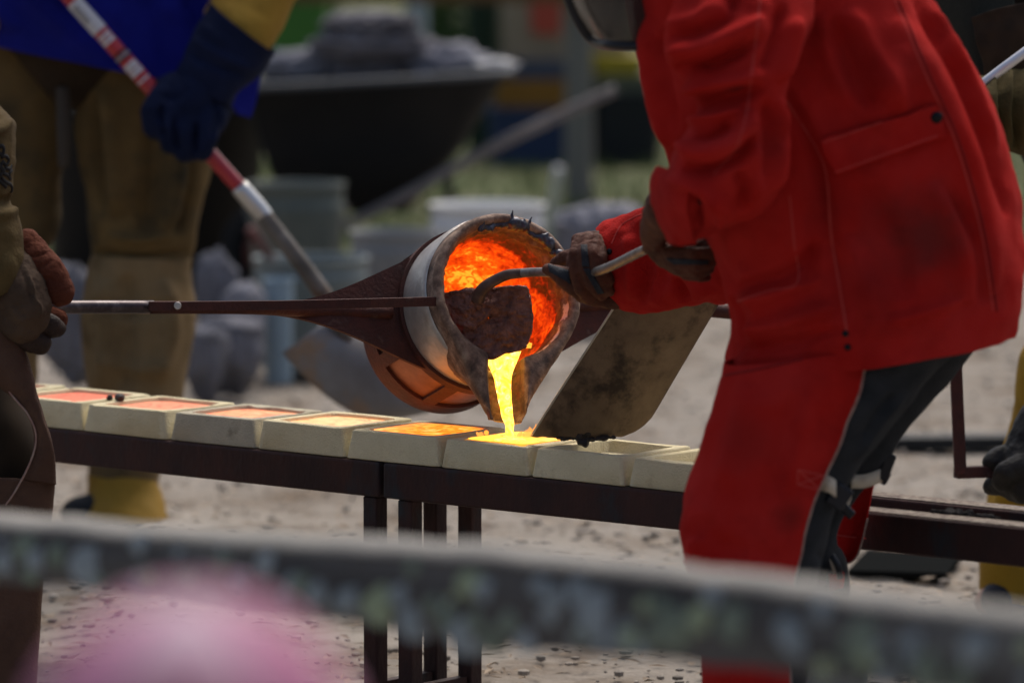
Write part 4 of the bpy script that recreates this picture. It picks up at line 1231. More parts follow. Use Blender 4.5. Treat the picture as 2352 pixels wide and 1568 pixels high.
lft = make_person('person at the left edge in tan sleeve and brown leather apron gripping the ladle handle',
    bf(-330, -560, 8.75), np.array([.9, .3, -.35]), bf(-330, -400, 8.75), bf(-320, -150, 8.72), bf(-300, 560, 8.70),
    (bf(-240, -280, 8.55), bf(-240, -280, 8.92)), (bf(-110, 230, 8.52), bf(-150, 240, 8.95)), (bf(20, 660, 8.52), bf(-60, 690, 8.64)),
    (bf(-270, 700, 8.62), bf(-270, 700, 8.80)), (bf(-80, 1180, 8.62), bf(-160, 1150, 8.84)), (bf(-100, 1730, 8.62), bf(-190, 1700, 8.86)), (bf(40, 1770, 8.6), bf(-60, 1740, 8.86)))
v, f = loft([(-330, -330, 0, -250, 8.55, .11), (-300, -60, -30, -20, 8.53, .105), (-260, 130, -26, 160, 8.52, .10), (-240, 215, -8, 232, 8.52, .10), (-215, 250, 18, 264, 8.52, .10), (-190, 300, 36, 292, 8.515, .098), (-180, 370, 33, 365, 8.51, .095), (-170, 430, 26, 440, 8.51, .09),
             (-150, 480, 24, 468, 8.51, .088), (-130, 520, 42, 500, 8.51, .088), (-100, 570, 54, 560, 8.51, .085), (-70, 640, 60, 600, 8.51, .078), (-30, 700, 56, 645, 8.515, .066)], 120, 90, .95, cap=(True, False))
ls = mk('sleeve', v, f, M['tan'], lft)
rough(ls, .004, 10, 3); rough(ls, .0015, 40, 2)
sculpt(ls, [([(40, 445), (15, 462), (-40, 470)], 10, -.014), ([(42, 480), (10, 492), (-40, 498)], 12, .010), ([(25, 275), (0, 300), (-40, 310)], 10, .010), ([(20, 530), (0, 600), (-20, 660)], 18, -.006)])
m = ls.modifiers.new('t', 'SOLIDIFY'); m.thickness = .004; m.offset = -1
# ink stamp on the sleeve: worn black letters
for pts in ([(-2, 338), (5, 335), (9, 345), (4, 356), (-4, 352)], [(2, 362), (12, 358), (20, 368), (14, 380), (6, 372), (2, 384), (10, 392)], [(-8, 378), (0, 384), (4, 396), (-4, 406)],
            [(6, 398), (16, 402), (24, 412), (20, 400), (27, 392)], [(2, 408), (12, 418), (24, 424), (27, 432), (26, 440)], [(-14, 400), (-6, 412), (4, 420), (14, 430)], [(10, 385), (20, 388), (26, 382)]):
    seam(ls, pts, .0042, M['ink'], 'ink_stamp', off=-.0012, n=16)
def C8(x, y): return (x / 1.4256 * .57422, (400 + y / 1.4256) * .57422)
def c8(x, y, Y): return W(*C8(x, y), Y)
def fg8(p, r): return chain([c8(*q) for q in p], r)
G = fg8([(60, 1000, 8.52), (110, 1100, 8.50), (150, 1180, 8.49)], [.055, .052, .044]) + fg8([(60, 1180, 8.52), (120, 1260, 8.50)], [.046, .040]) + fg8([(200, 1160, 8.49), (190, 1240, 8.50)], [.030, .03])
gg = fuse('glove_back', G, .004, M['greyglove'], lft, smooth=5); rough(gg, .0025, 40, 3)
sculpt(gg, [([C8(150, 960), C8(185, 1070), C8(200, 1140), C8(228, 1180), C8(230, 1250)], 3, .006), ([C8(130, 980), C8(165, 1080), C8(185, 1160)], 4, -.004), ([C8(80, 1160), C8(140, 1240)], 6, -.004)])
G = fg8([(150, 830, 8.545), (200, 910, 8.535), (270, 980, 8.525), (330, 1070, 8.52), (345, 1095, 8.52)], [.030, .034, .033, .028, .026])
tg = fuse('glove_thumb', G, .0035, M['rustglove'], lft, smooth=4); rough(tg, .0022, 55, 3)
sculpt(tg, [([C8(160, 890), C8(215, 885), C8(260, 870)], 4, -.005), ([C8(200, 960), C8(250, 945), C8(300, 905)], 4, -.004), ([C8(240, 1040), C8(300, 1010)], 4, -.003)])
for k, pts in enumerate(([(150, 1260, 8.53), (220, 1270, 8.53), (290, 1290, 8.535), (322, 1300, 8.54)], [(120, 1330, 8.52), (170, 1360, 8.52), (225, 1385, 8.525)], [(180, 1230, 8.56), (270, 1240, 8.56), (318, 1250, 8.56)])):
    o = fuse('glove_finger', fg8(pts, [.026, .025, .022, .018][:len(pts)]), .0035, M['darkglove'] if k < 2 else M['rustglove'], lft, smooth=4); rough(o, .0015, 60, 2)

# apron, trousers, legging
v, f = loft([(-420, 500, 0, 600, 8.68, .14), (-400, 690, 10, 740, 8.68, .14), (-380, 850, 40, 880, 8.67, .135), (-330, 980, 80, 980, 8.66, .125), (-280, 1100, 92, 1090, 8.65, .115), (-250, 1250, 88, 1250, 8.65, .105), (-240, 1400, 80, 1400, 8.65, .10), (-230, 1560, 76, 1560, 8.65, .10), (-230, 1720, 80, 1720, 8.65, .10)], 80, 60)
o = mk('trousers', v, f, M['darkcloth'], lft); rough(o, .006, 8, 2)
ap = sheet([[(-200, 560, 8.545), (-190, 640, 8.54), (-170, 740, 8.53), (-100, 830, 8.525), (-40, 865, 8.52), (20, 905, 8.515), (62, 950, 8.51), (80, 1000, 8.515), (70, 1060, 8.52), (52, 1100, 8.525)],
            [(-90, 600, 8.53), (-70, 670, 8.51), (-40, 760, 8.50), (10, 840, 8.495), (40, 880, 8.495), (70, 925, 8.50), (92, 965, 8.50), (104, 1010, 8.505), (100, 1060, 8.51), (92, 1105, 8.515)],
            [(-20, 640, 8.55), (10, 700, 8.53), (36, 750, 8.52), (62, 830, 8.515), (80, 890, 8.515), (97, 950, 8.515), (112, 1000, 8.52), (121, 1040, 8.525), (125, 1075, 8.53), (125, 1112, 8.53)],
            [(-30, 620, 8.62), (0, 690, 8.61), (26, 750, 8.60), (54, 830, 8.60), (74, 890, 8.60), (92, 950, 8.60), (108, 1000, 8.61), (118, 1040, 8.61), (122, 1075, 8.61), (122, 1112, 8.61)]], 90, 40, .004, M['apron'], 'apron', lft)
rough(ap, .003, 16, 3)
e_ = [(0, 832, 8.515), (20, 895, 8.51), (40, 922, 8.505), (62, 948, 8.503), (80, 985, 8.505), (82, 1020, 8.510), (70, 1060, 8.512), (48, 1105, 8.515), (20, 1150, 8.52), (-10, 1180, 8.53)]
v, f = tube([W(*p_) for p_ in e_], .0018, 6, 50); mk('raw_edge', v, f, M['raw'], lft)
lo = sheet([[(-180, 1090, 8.60), (-180, 1300, 8.60), (-180, 1500, 8.60), (-180, 1740, 8.60)], [(-60, 1095, 8.53), (-60, 1300, 8.53), (-70, 1500, 8.53), (-70, 1740, 8.53)], [(60, 1100, 8.525), (55, 1300, 8.53), (45, 1500, 8.53), (45, 1740, 8.53)], [(121, 1108, 8.55), (112, 1200, 8.56), (88, 1400, 8.56), (80, 1740, 8.56)], [(112, 1108, 8.64), (104, 1200, 8.64), (82, 1400, 8.64), (74, 1740, 8.64)]], 60, 40, .004, M['apron'], 'legging', lft)
rough(lo, .004, 10, 3)
for a_, b_ in (((2, 848), (30, 846)), ((2, 876), (38, 880)), ((2, 848), (2, 876)), ((30, 846), (38, 880)), ((2, 848), (38, 880)), ((30, 846), (2, 876))):
    seam(ap, [a_, ((a_[0] + b_[0]) / 2, (a_[1] + b_[1]) / 2), b_], .0010, M['raw'], 'stitching', n=10)
seam(ap, [(78, 1098), (100, 1104), (124, 1106)], .0018, M['darkcloth'], 'hem')
P_ = chain([bf(-100, 1700, 8.62), np.array([bf(-100, 1700, 8.62)[0], 8.62, .06])], [.06, .055]) + chain([np.array([bf(-100, 1700, 8.62)[0], 8.62, .045]), np.array([bf(60, 1700, 8.6)[0], 8.58, .04])], [.045, .04])
fuse('boot', P_, .006, M['black'], lft, smooth=3)
P_ = chain([np.array([bf(-190, 1700, 8.86)[0], 8.86, .12]), np.array([bf(-190, 1700, 8.86)[0], 8.86, .05])], [.055, .05]) + chain([np.array([bf(-190, 1700, 8.86)[0], 8.86, .045]), np.array([bf(-40, 1700, 8.86)[0], 8.86, .04])], [.045, .04])
fuse('boot', P_, .006, M['black'], lft, smooth=3)
v, f = loft([(-480, -420, -180, -420, 8.74, .12), (-520, -250, -150, -250, 8.74, .20), (-520, 100, -160, 100, 8.73, .19), (-480, 400, -150, 400, 8.72, .18), (-440, 620, -100, 620, 8.70, .17)], 40, 60, .85)
o = mk('jacket', v, f, M['tan'], lft); rough(o, .008, 7, 2)

# ------------------------------------------------------------------ worker in blue jacket behind
M['blue'] = mat('royal blue cotton', (.010, .014, .23), (.007, .010, .15), 5, .9, bump=.2, bscale=120, sheen=0.0, spec=.15)
M['chaps'] = mat('olive brown suede', (.17, .112, .045), (.11, .074, .032), 6, .92, bump=.3, bscale=150, spec=.12, c3=(.045, .040, .026), s3=3.2, t3=(.46, .66))
M['chaps2'] = mat('worn tan suede', (.25, .175, .09), (.20, .135, .066), 6, .92, bump=.3, bscale=150, spec=.12, c3=(.10, .07, .035), s3=5, t3=(.5, .7))
M['mustard'] = mat('mustard leather', (.34, .20, .028), (.27, .155, .022), 6, .8, spec=.2, bump=.2, bscale=120)
M['navyglove'] = mat('navy suede', (.010, .016, .050), (.006, .010, .030), 10, .9, bump=.3, bscale=140, sheen=0.0, spec=.12)
YB_ = 11.42
blu = make_person('person in royal blue jacket and olive brown chaps holding a red handled shovel',
    bf(230, -900, 11.3), np.array([.4, -.9, -.3]), bf(240, -760, 11.38), bf(250, -480, 11.42), bf(200, 110, 11.45),
    (bf(20, -640, 11.42), bf(480, -640, 11.42)), (bf(-60, -280, 11.4), bf(690, -230, 11.38)), (bf(-20, 60, 11.25), bf(520, 130, 11.15)),
    (bf(60, 150, 11.46), bf(320, 150, 11.46)), (bf(40, 560, 11.42), bf(320, 580, 11.42)), (bf(20, 1090, 11.46), bf(290, 1100, 11.46)), (bf(10, 1165, 11.42), bf(275, 1170, 11.42)))
v, f = loft([(40, -700, 470, -700, YB_, .10), (-60, -600, 560, -600, YB_, .17), (-120, -300, 600, -300, YB_, .19), (-120, -60, 600, -60, YB_, .195), (-110, 60, 598, 100, YB_, .195), (-95, 82, 588, 215, YB_, .195)], 70, 96, .85, cap=(True, False))
bj = mk('jacket', v, f, M['blue'], blu); rough(bj, .010, 6, 3)
sculpt(bj, [([(40, -40), (120, 40), (260, 140)], 22, .012), ([(380, 0), (430, 60), (440, 160)], 22, .012), ([(420, 0), (470, 80)], 16, -.012), ([(100, -20), (180, 60), (300, 170)], 14, -.014), ([(240, 0), (300, 90), (340, 180)], 18, .014), ([(-20, 0), (40, 70)], 16, .014), ([(330, -10), (370, 90), (380, 180)], 14, -.012)], gain=1.6)
m = bj.modifiers.new('t', 'SOLIDIFY'); m.thickness = .004; m.offset = -1
o = sheet([[(470, 150, 11.26), (490, 190, 11.26), (520, 225, 11.27), (545, 262, 11.28)], [(600, 120, 11.32), (598, 170, 11.32), (590, 220, 11.32), (575, 272, 11.32)]], 14, 10, .004, M['blue'], 'jacket_tail', blu)
v, f = loft([(-60, -40, 440, -20, 11.45, .15), (-70, 60, 460, 90, 11.45, .15), (20, 160, 330, 190, 11.45, .13), (120, 240, 215, 250, 11.46, .08)], 30, 40)
mk('trousers', v, f, M['darkcloth'], blu)
def leg_loft(name, rows, m, amp=.008):
    v, f = loft(rows, 70, 60, .95)
    o = mk(name, v, f, m, blu); rough(o, amp, 8, 3); return o
ll = leg_loft('chap', [(165, 60, 520, 90, 11.44, .12), (172, 180, 500, 230, 11.44, .125), (176, 300, 495, 330, 11.44, .12), (184, 400, 480, 420, 11.44, .112), (200, 490, 458, 500, 11.44, .10), (212, 560, 440, 575, 11.44, .095), (214, 588, 438, 600, 11.44, .094)], M['chaps'])
l2 = leg_loft('chap_shin', [(214, 582, 438, 594, 11.43, .092), (196, 640, 442, 640, 11.43, .100), (184, 740, 452, 740, 11.43, .104), (196, 860, 424, 870, 11.43, .10), (203, 960, 402, 960, 11.43, .095), (204, 1040, 386, 1040, 11.43, .09), (204, 1110, 368, 1110, 11.43, .085)], M['chaps2'])
sculpt(ll, [([(215, 578), (320, 592), (435, 578)], 10, -.009), ([(240, 200), (260, 350), (270, 500)], 20, .022), ([(215, 220), (225, 360), (235, 500)], 14, -.018), ([(400, 250), (410, 400), (380, 540)], 22, .022), ([(345, 240), (350, 400), (330, 540)], 22, -.018), ([(440, 330), (430, 450), (400, 540)], 12, -.018), ([(250, 540), (320, 552), (400, 538)], 9, .014)], gain=1.7)
sculpt(l2, [([(230, 640), (240, 780), (240, 900)], 18, .020), ([(290, 630), (300, 760), (290, 900)], 18, -.016), ([(380, 640), (390, 760), (360, 880)], 20, .020), ([(220, 690), (300, 720), (400, 700)], 14, -.012), ([(230, 820), (310, 850), (380, 830)], 14, .012)], gain=1.7)
leg_loft('chap', [(-200, 30, 165, 60, 11.46, .12), (-180, 180, 168, 200, 11.46, .12), (-150, 320, 152, 330, 11.46, .115), (-110, 440, 142, 430, 11.46, .105), (-80, 520, 136, 520, 11.46, .10), (-60, 600, 92, 590, 11.46, .095)], M['chaps'])
leg_loft('chap_shin', [(-70, 580, 100, 585, 11.45, .094), (-75, 700, 88, 700, 11.45, .096), (-70, 860, 84, 860, 11.45, .092), (-60, 1000, 74, 1000, 11.45, .085), (-50, 1100, 70, 1100, 11.45, .08)], M['chaps2'])
for x0, x1, dz in ((200, 368, 0), (-52, 74, -8)):
    rows = [(x0 + 2, 1088 + dz, x1 - 4, 1088 + dz, 11.43, .088), (x0 - 2, 1130 + dz, x1 + 2, 1130 + dz, 11.40, .10), (x0 - 12, 1172 + dz, x1 + 10, 1174 + dz, 11.36, .13), (x0 - 4, 1190 + dz, x1 + 14, 1190 + dz, 11.35, .135)]
    o = leg_loft('spat', rows, M['mustard'], .010)
    cxx = (x0 + x1) / 2
    P_ = chain([bf(cxx, 1150 + dz, 11.44), bf(cxx, 1180 + dz, 11.44)], [.06, .055]) + chain([np.array([bf(cxx, 1200, 11.44)[0], 11.44, .045]), np.array([bf(cxx - 100, 1200, 11.36)[0], 11.32, .042])], [.052, .044])
    o = fuse('boot', P_, .008, M['black'], blu, smooth=3)
# hanging strap between the legs
v, f = loft([(128, 200, 160, 200, 11.30, .02), (130, 300, 164, 300, 11.29, .02), (134, 385, 162, 385, 11.30, .018)], 16, 20)
mk('hanging_strap', v, f, mat('grey strap', (.05, .042, .034), rough_=.9), blu)
# mustard sleeve, navy gauntlet glove
v, f = loft([(520, -330, 800, -230, 11.38, .12), (560, -160, 790, -90, 11.33, .115), (520, -60, 690, -10, 11.25, .10), (492, -10, 650, 70, 11.20, .092), (470, 30, 622, 120, 11.17, .085)], 50, 60, .95)
o = mk('sleeve', v, f, M['mustard'], blu); rough(o, .008, 9, 3)
v, f = loft([(484, 6, 634, 122, 11.15, .098), (462, 50, 606, 168, 11.14, .092), (436, 100, 572, 196, 11.13, .080), (420, 140, 548, 212, 11.12, .066), (405, 170, 530, 245, 11.12, .06)], 40, 50, .95, cap=(False, True))
gt = mk('gauntlet', v, f, M['navyglove'], blu); rough(gt, .006, 12, 3)
sculpt(gt, [([(430, 120), (490, 150), (560, 175)], 9, -.010), ([(440, 90), (500, 125), (580, 160)], 9, .008), ([(470, 60), (520, 100)], 14, .008)])
m = gt.modifiers.new('t', 'SOLIDIFY'); m.thickness = .004
def fgb(p, r): return chain([W(*q) for q in p], r)
G = fgb([(475, 190, 11.12), (430, 240, 11.10)], [.062, .060]) + fgb([(400, 215, 11.11), (470, 270, 11.10)], [.050, .054])
G += fgb([(375, 225, 11.08), (350, 255, 11.06), (352, 295, 11.07), (385, 310, 11.12)], [.034, .028, .024, .020])
G += fgb([(400, 250, 11.075), (385, 290, 11.05), (392, 330, 11.06), (425, 340, 11.12)], [.034, .028, .025, .020])
G += fgb([(435, 270, 11.075), (425, 310, 11.05), (425, 350, 11.06), (450, 350, 11.12)], [.034, .028, .025, .021])
G += fgb([(475, 270, 11.075), (475, 310, 11.05), (465, 345, 11.055), (470, 335, 11.12)], [.032, .028, .025, .020])
G += fgb([(500, 200, 11.13), (500, 260, 11.14), (470, 300, 11.18)], [.036, .032, .024])
g = fuse('glove', G, .005, M['navyglove'], blu, smooth=3); rough(g, .003, 30, 3)
sculpt(g, [([(372, 240), (368, 280), (376, 320)], 5, -.014), ([(402, 265), (402, 310), (410, 350)], 5, -.014), ([(450, 280), (448, 320), (448, 362)], 5, -.014), ([(440, 200), (400, 225), (370, 215)], 10, -.008), ([(490, 220), (500, 270), (485, 320)], 6, -.010)])

# red handled shovel
shv = thing('shovel', 'round point shovel with red handle and white barcode label held by the person in blue', 'shovel')
s0, s1 = W(60, -118, 11.13), W(560, 441, 11.10)
v, f = tube([s0, s1], [.0185, .0175], 18, 20); mk('handle', v, f, mat('red fibreglass', (.42, .012, .022), rough_=.3, spec=.5, coat=.3), shv)
dirv = (s1 - s0) / np.linalg.norm(s1 - s0)
def sp(k): return s0 + (s1 - s0) * k
def at_y(y):
    lo_, hi_ = 0., 1.
    for _ in range(30):
        m_ = (lo_ + hi_) / 2
        if PX(sp(m_))[1] < y: lo_ = m_
        else: hi_ = m_
    return lo_
M['lab_white'] = mat('label white', (.55, .55, .57), rough_=.35)
M['lab_grey'] = mat('label grey', (.22, .22, .24), rough_=.35)
def sleeve_band(y0, y1, r, m, name):
    v, f = tube([sp(at_y(y0)), sp(at_y(y1))], r, 18, cap=False); mk(name, v, f, m, shv)
sleeve_band(5, 72, .0191, M['lab_white'], 'label')
for k in range(14):
    yy = 14 + k * 2.6
    q0, q1 = sp(at_y(yy)), sp(at_y(yy + (1.0 if k % 3 else 1.7)))
    side = np.cross(dirv, FWD); side /= np.linalg.norm(side)
    toc = -FWD; hw_ = .0068
    base_ = -side * .006 + toc * .0184
    V = [q0 + base_ - side * hw_ + toc * -.002, q0 + base_ + side * hw_ + toc * .0012, q1 + base_ + side * hw_ + toc * .0012, q1 + base_ - side * hw_ - toc * .002]
    mk('barcode_line', V, [(0, 1, 2, 3)], M['ink'], shv, False)
for y0, y1, mm in ((80, 85, 'lab_white'), (87, 90, 'lab_white'), (92, 99, 'lab_white'), (121, 125, 'ink'), (127, 133, 'lab_grey'), (134, 137, 'ink'), (146, 152, 'lab_white'), (153, 160, 'lab_white'), (162, 171, 'lab_white'), (182, 186, 'lab_white')):
    # printed bars of lettering: partial width strips on the tube
    a_, b_ = at_y(y0), at_y(y1)
    V = []
    side = np.cross(dirv, FWD); side /= np.linalg.norm(side); toc = np.cross(side, dirv); toc = toc if toc @ FWD < 0 else -toc
    n_ = 9
    for q in (sp(a_), sp(b_)):
        for i in range(n_):
            t = math.radians(-62 + 124 * i / (n_ - 1)) * (.95 if mm == 'lab_white' else 1.3)
            V.append(q + .0192 * (side * math.sin(t) + toc * math.cos(t)))
    mk('printed_band', V, grid_faces(2, n_, False), M[mm], shv)
v, f = tube([W(548, 428, 11.10), W(585, 470, 11.10), W(612, 502, 11.10)], [.0215, .0225, .0205], 18, 8); mk('ferrule', v, f, mat('bright steel', (.62, .62, .60), rough_=.35, metal=.85), shv)
v, f = tube([W(600, 488, 11.10), W(680, 590, 11.09), W(745, 680, 11.08), W(785, 760, 11.06), W(830, 820, 11.05)], [.0205, .020, .021, .018, .008], 16, 24)
mk('socket', v, f, mat('muddy steel', (.09, .08, .07), (.20, .185, .17), 12, .6, .5, c3=(.12, .06, .03), s3=9, t3=(.5, .65)), shv)
bm_ = mat('muddy shovel steel', (.25, .25, .26), (.17, .15, .14), 5, .6, .25, c3=(.30, .19, .11), s3=7, t3=(.54, .70))
nb = 26
V = []
for j in range(nb):
    k = j / (nb - 1)
    wdt = (92 + 52 * math.sin(min(1, k * 1.6) * math.pi / 2)) * (1 - max(0, (k - .62) / .38) ** 2.2 * .93)
    cx_, cy_ = 715 + 275 * k, 768 + 172 * k
    for i in range(17):
        s = (i / 16 - .5) * 2
        x = cx_ + .60 * wdt * s * 1.0 * (1); y = cy_ - .80 * wdt * s * .55 * 1.0
        V.append(W(x - 10 * (1 - k), y + 0, 11.06 - .10 * k + .05 * s * s))
o = mk('blade', V, grid_faces(nb, 17, False), bm_, shv)
m = o.modifiers.new('t', 'SOLIDIFY'); m.thickness = .004

# rusty rod leaning behind the shovel
v, f = tube([W(575, 525, 14.9), W(640, 625, 14.95), W(715, 740, 15.0)], .016, 12, 12)
tag(mk('steel_rod', v, f, mat('rust brown rod', (.16, .055, .05), (.10, .05, .045), 10, .7), None), 'thin rusty red rod leaning out of the pale tub behind the shovel shaft', 'rod')

# ------------------------------------------------------------------ worker at the right edge on the ladle crank
M['yellow'] = mat('yellow leather', (.36, .215, .022), (.29, .165, .018), 7, .85, bump=.3, bscale=140, spec=.15, c3=(.17, .095, .014), s3=5, t3=(.55, .75))
M['olive'] = mat('olive suede', (.085, .066, .026), (.060, .046, .02), 8, .9, bump=.25, bscale=140, sheen=0.0, spec=.12)
M['dkleather'] = mat('dark brown leather', (.022, .014, .008), (.014, .009, .006), 8, .8, bump=.25, bscale=120, spec=.15)
M['blackglove'] = mat('black leather', (.012, .011, .009), (.020, .017, .012), 15, .6, bump=.3, bscale=120)
rgt = make_person('person at the right edge in yellow leggings turning the ladle crank with black glove',
    bf(2440, -160, 9.75), np.array([-.8, -.4, -.45]), bf(2500, -60, 9.8), bf(2580, 80, 9.85), bf(2640, 620, 9.95),
    (bf(2470, 40, 9.65), bf(2500, 40, 10.0)), (bf(2480, 330, 9.50), bf(2360, 262, 9.53)), (bf(2380, 980, 9.46), bf(2100, 195, 9.07)),
    (bf(2600, 700, 9.90), bf(2600, 700, 10.10)), (bf(2400, 960, 9.98), bf(2480, 960, 10.15)), (bf(2330, 1330, 10.04), bf(2440, 1320, 10.2)), (bf(2270, 1385, 10.0), bf(2370, 1380, 10.15)))
v, f = loft([(2480, 600, 2800, 560, 9.95, .15), (2400, 740, 2760, 740, 9.97, .14), (2345, 830, 2620, 850, 10.0, .12), (2325, 930, 2560, 940, 10.02, .115), (2312, 1010, 2520, 1010, 10.04, .11), (2276, 1110, 2470, 1110, 10.05, .11), (2262, 1160, 2440, 1160, 10.05, .11), (2250, 1250, 2420, 1250, 10.05, .105), (2243, 1330, 2410, 1350, 10.05, .105), (2244, 1352, 2414, 1392, 10.05, .105)], 90, 70, .95, cap=(True, False))
o = mk('legging', v, f, M['yellow'], rgt); rough(o, .009, 8, 3)
sculpt(o, [([(2300, 1090), (2340, 1120), (2380, 1130)], 14, -.014), ([(2290, 1140), (2340, 1150)], 14, .012)])
m = o.modifiers.new('t', 'SOLIDIFY'); m.thickness = .004; m.offset = -1
P_ = chain([bf(2335, 1320, 10.05), bf(2330, 1390, 10.05)], [.075, .066]) + chain([np.array([bf(2325, 1390, 10.05)[0], 10.05, .05]), np.array([bf(2296, 1390, 10.0)[0], 9.98, .042])], [.052, .044])
fuse('boot', P_, .008, mat('navy boot', (.012, .013, .022), rough_=.6), rgt, smooth=3)
v, f = loft([(2460, 600, 2760, 600, 10.15, .12), (2440, 900, 2680, 900, 10.17, .10), (2430, 1150, 2600, 1150, 10.2, .09), (2410, 1370, 2560, 1370, 10.2, .09)], 40, 40)
o = mk('legging', v, f, M['yellow'], rgt); rough(o, .008, 8, 2)
P_ = chain([np.array([bf(2480, 1300, 10.2)[0], 10.2, .14]), np.array([bf(2480, 1300, 10.2)[0], 10.2, .05])], [.07, .06]) + chain([np.array([bf(2480, 1300, 10.2)[0], 10.2, .05]), np.array([bf(2400, 1300, 10.15)[0], 10.15, .045])], [.055, .05])
fuse('boot', P_, .008, M['black'], rgt, smooth=3)
v, f = loft([(2300, -150, 2620, -180, 9.86, .14), (2250, -60, 2760, -80, 9.88, .19), (2225, 60, 2830, 60, 9.9, .20), (2262, 160, 2850, 220, 9.92, .20), (2320, 300, 2850, 420, 9.94, .19), (2400, 480, 2840, 640, 9.96, .17)], 60, 80, .85)
o = mk('jacket', v, f, M['dkleather'], rgt); rough(o, .012, 6, 3)
# hanging face shield of wire mesh
shd = sheet([[(2120, -80, 9.60), (2140, 60, 9.60), (2165, 160, 9.60), (2195, 280, 9.60)], [(2230, -60, 9.55), (2240, 60, 9.55), (2255, 160, 9.55), (2270, 260, 9.55)], [(2330, -60, 9.58), (2330, 60, 9.58), (2330, 160, 9.58), (2330, 250, 9.58)]], 30, 20, .002,
            mat('green grey mesh', (.022, .026, .020), (.014, .017, .013), 200, .7), 'mesh_shield', rgt)
o = sheet([[(2232, 40, 9.50), (2242, 90, 9.49), (2258, 140, 9.49), (2272, 240, 9.50)], [(2290, 20, 9.47), (2296, 90, 9.46), (2300, 150, 9.46), (2300, 245, 9.47)], [(2380, 0, 9.48), (2370, 90, 9.47), (2360, 150, 9.47), (2330, 245, 9.47)]], 24, 14, .005, mat('amber brown leather', (.040, .021, .009), (.022, .012, .006), 20, .85), 'leather_flap', rgt)
rough(o, .006, 20, 2)
# near sleeve bent to the crank, far sleeve in olive folds
v, f = loft([(2560, 20, 2640, 220, 9.62, .10), (2480, 100, 2520, 330, 9.55, .10), (2380, 150, 2400, 360, 9.50, .10), (2310, 160, 2310, 345, 9.44, .095), (2255, 175, 2262, 320, 9.38, .085), (2190, 150, 2210, 300, 9.25, .08), (2080, 110, 2100, 250, 9.0, .07)], 110, 90, .95)
os_ = mk('sleeve', v, f, M['olive'], rgt); rough(os_, .006, 12, 3)
sculpt(os_, [([(2285, 165), (2272, 230), (2285, 310)], 7, .018), ([(2302, 165), (2290, 240), (2306, 330)], 5, -.016), ([(2322, 160), (2308, 250), (2322, 340)], 7, .018), ([(2338, 160), (2326, 250), (2338, 345)], 5, -.016), ([(2355, 155), (2342, 250), (2352, 350)], 7, .018), ([(2265, 180), (2258, 240)], 5, -.012)])
v, f = loft([(2440, 260, 2660, 300, 9.58, .10), (2420, 480, 2600, 500, 9.54, .095), (2400, 700, 2540, 720, 9.50, .085), (2370, 900, 2480, 920, 9.47, .075), (2345, 985, 2440, 1000, 9.45, .065)], 60, 50)
o = mk('sleeve', v, f, M['olive'], rgt); rough(o, .007, 10, 2)
def fgr(p, r): return chain([W(*q) for q in p], r)
G = fgr([(2400, 980, 9.45), (2360, 1060, 9.43)], [.060, .056]) + fgr([(2360, 1060, 9.42), (2340, 1100, 9.40)], [.052, .046])
G += fgr([(2330, 1050, 9.43), (2295, 1052, 9.42), (2278, 1062, 9.41)], [.030, .024, .020])
G += fgr([(2345, 1075, 9.37), (2310, 1085, 9.36), (2300, 1105, 9.37), (2320, 1112, 9.41)], [.030, .024, .020, .018])
G += fgr([(2352, 1100, 9.38), (2310, 1112, 9.40), (2280, 1115, 9.42)], [.030, .024, .020])
G += fgr([(2375, 1105, 9.37), (2350, 1125, 9.37), (2345, 1135, 9.40)], [.032, .026, .020])
g = fuse('glove', G, .004, M['blackglove'], rgt, smooth=4); rough(g, .002, 45, 3)
G = [capsule(bf(2060, 160, 8.95), bf(1950, 110, 8.68), .05, .045)]
for k in range(4): G += chain([bf(1960 + 12 * k, 90 + 24 * k, 8.68), bf(1915 + 6 * k, 75 + 24 * k, 8.62), bf(1900 + 8 * k, 85 + 24 * k, 8.58), bf(1925 + 8 * k, 100 + 24 * k, 8.57)], [.025, .022, .02, .017])
G += chain([bf(1985, 95, 8.67), bf(1960, 70, 8.62), bf(1930, 75, 8.60)], [.026, .023, .018])
fuse('glove', G, .004, M['blackglove'], rgt, smooth=4)
# pale pole tucked above the sleeve
v, f = tube([W(2230, 215, 9.34), W(2290, 168, 9.34), W(2352, 122, 9.34), W(2560, -30, 9.36)], .0098, 14, 16)
tag(mk('metal_pole', v, f, mat('pale aluminium', (.72, .72, .74), rough_=.35, metal=.6)), 'pale aluminium pole resting on the olive sleeve at the right edge', 'pole')

# ------------------------------------------------------------------ ground behind: buckets, wheelbarrow, sacks
def revolve(name, c, prof_, m, parent, n=40, sq=1.0, yaw=0.0, sx=1.0, sy=1.0):
    V = []
    for r, z in prof_:
        for i in range(n):
            t = 2 * math.pi * i / n
            ca, sa = math.cos(t), math.sin(t)
            x = np.sign(ca) * abs(ca) ** sq * r * sx; y = np.sign(sa) * abs(sa) ** sq * r * sy
            V.append((c[0] + x * math.cos(yaw) - y * math.sin(yaw), c[1] + x * math.sin(yaw) + y * math.cos(yaw), c[2] + z))
    f = grid_faces(len(prof_), n, True)
    return mk(name, V, f, m, parent)

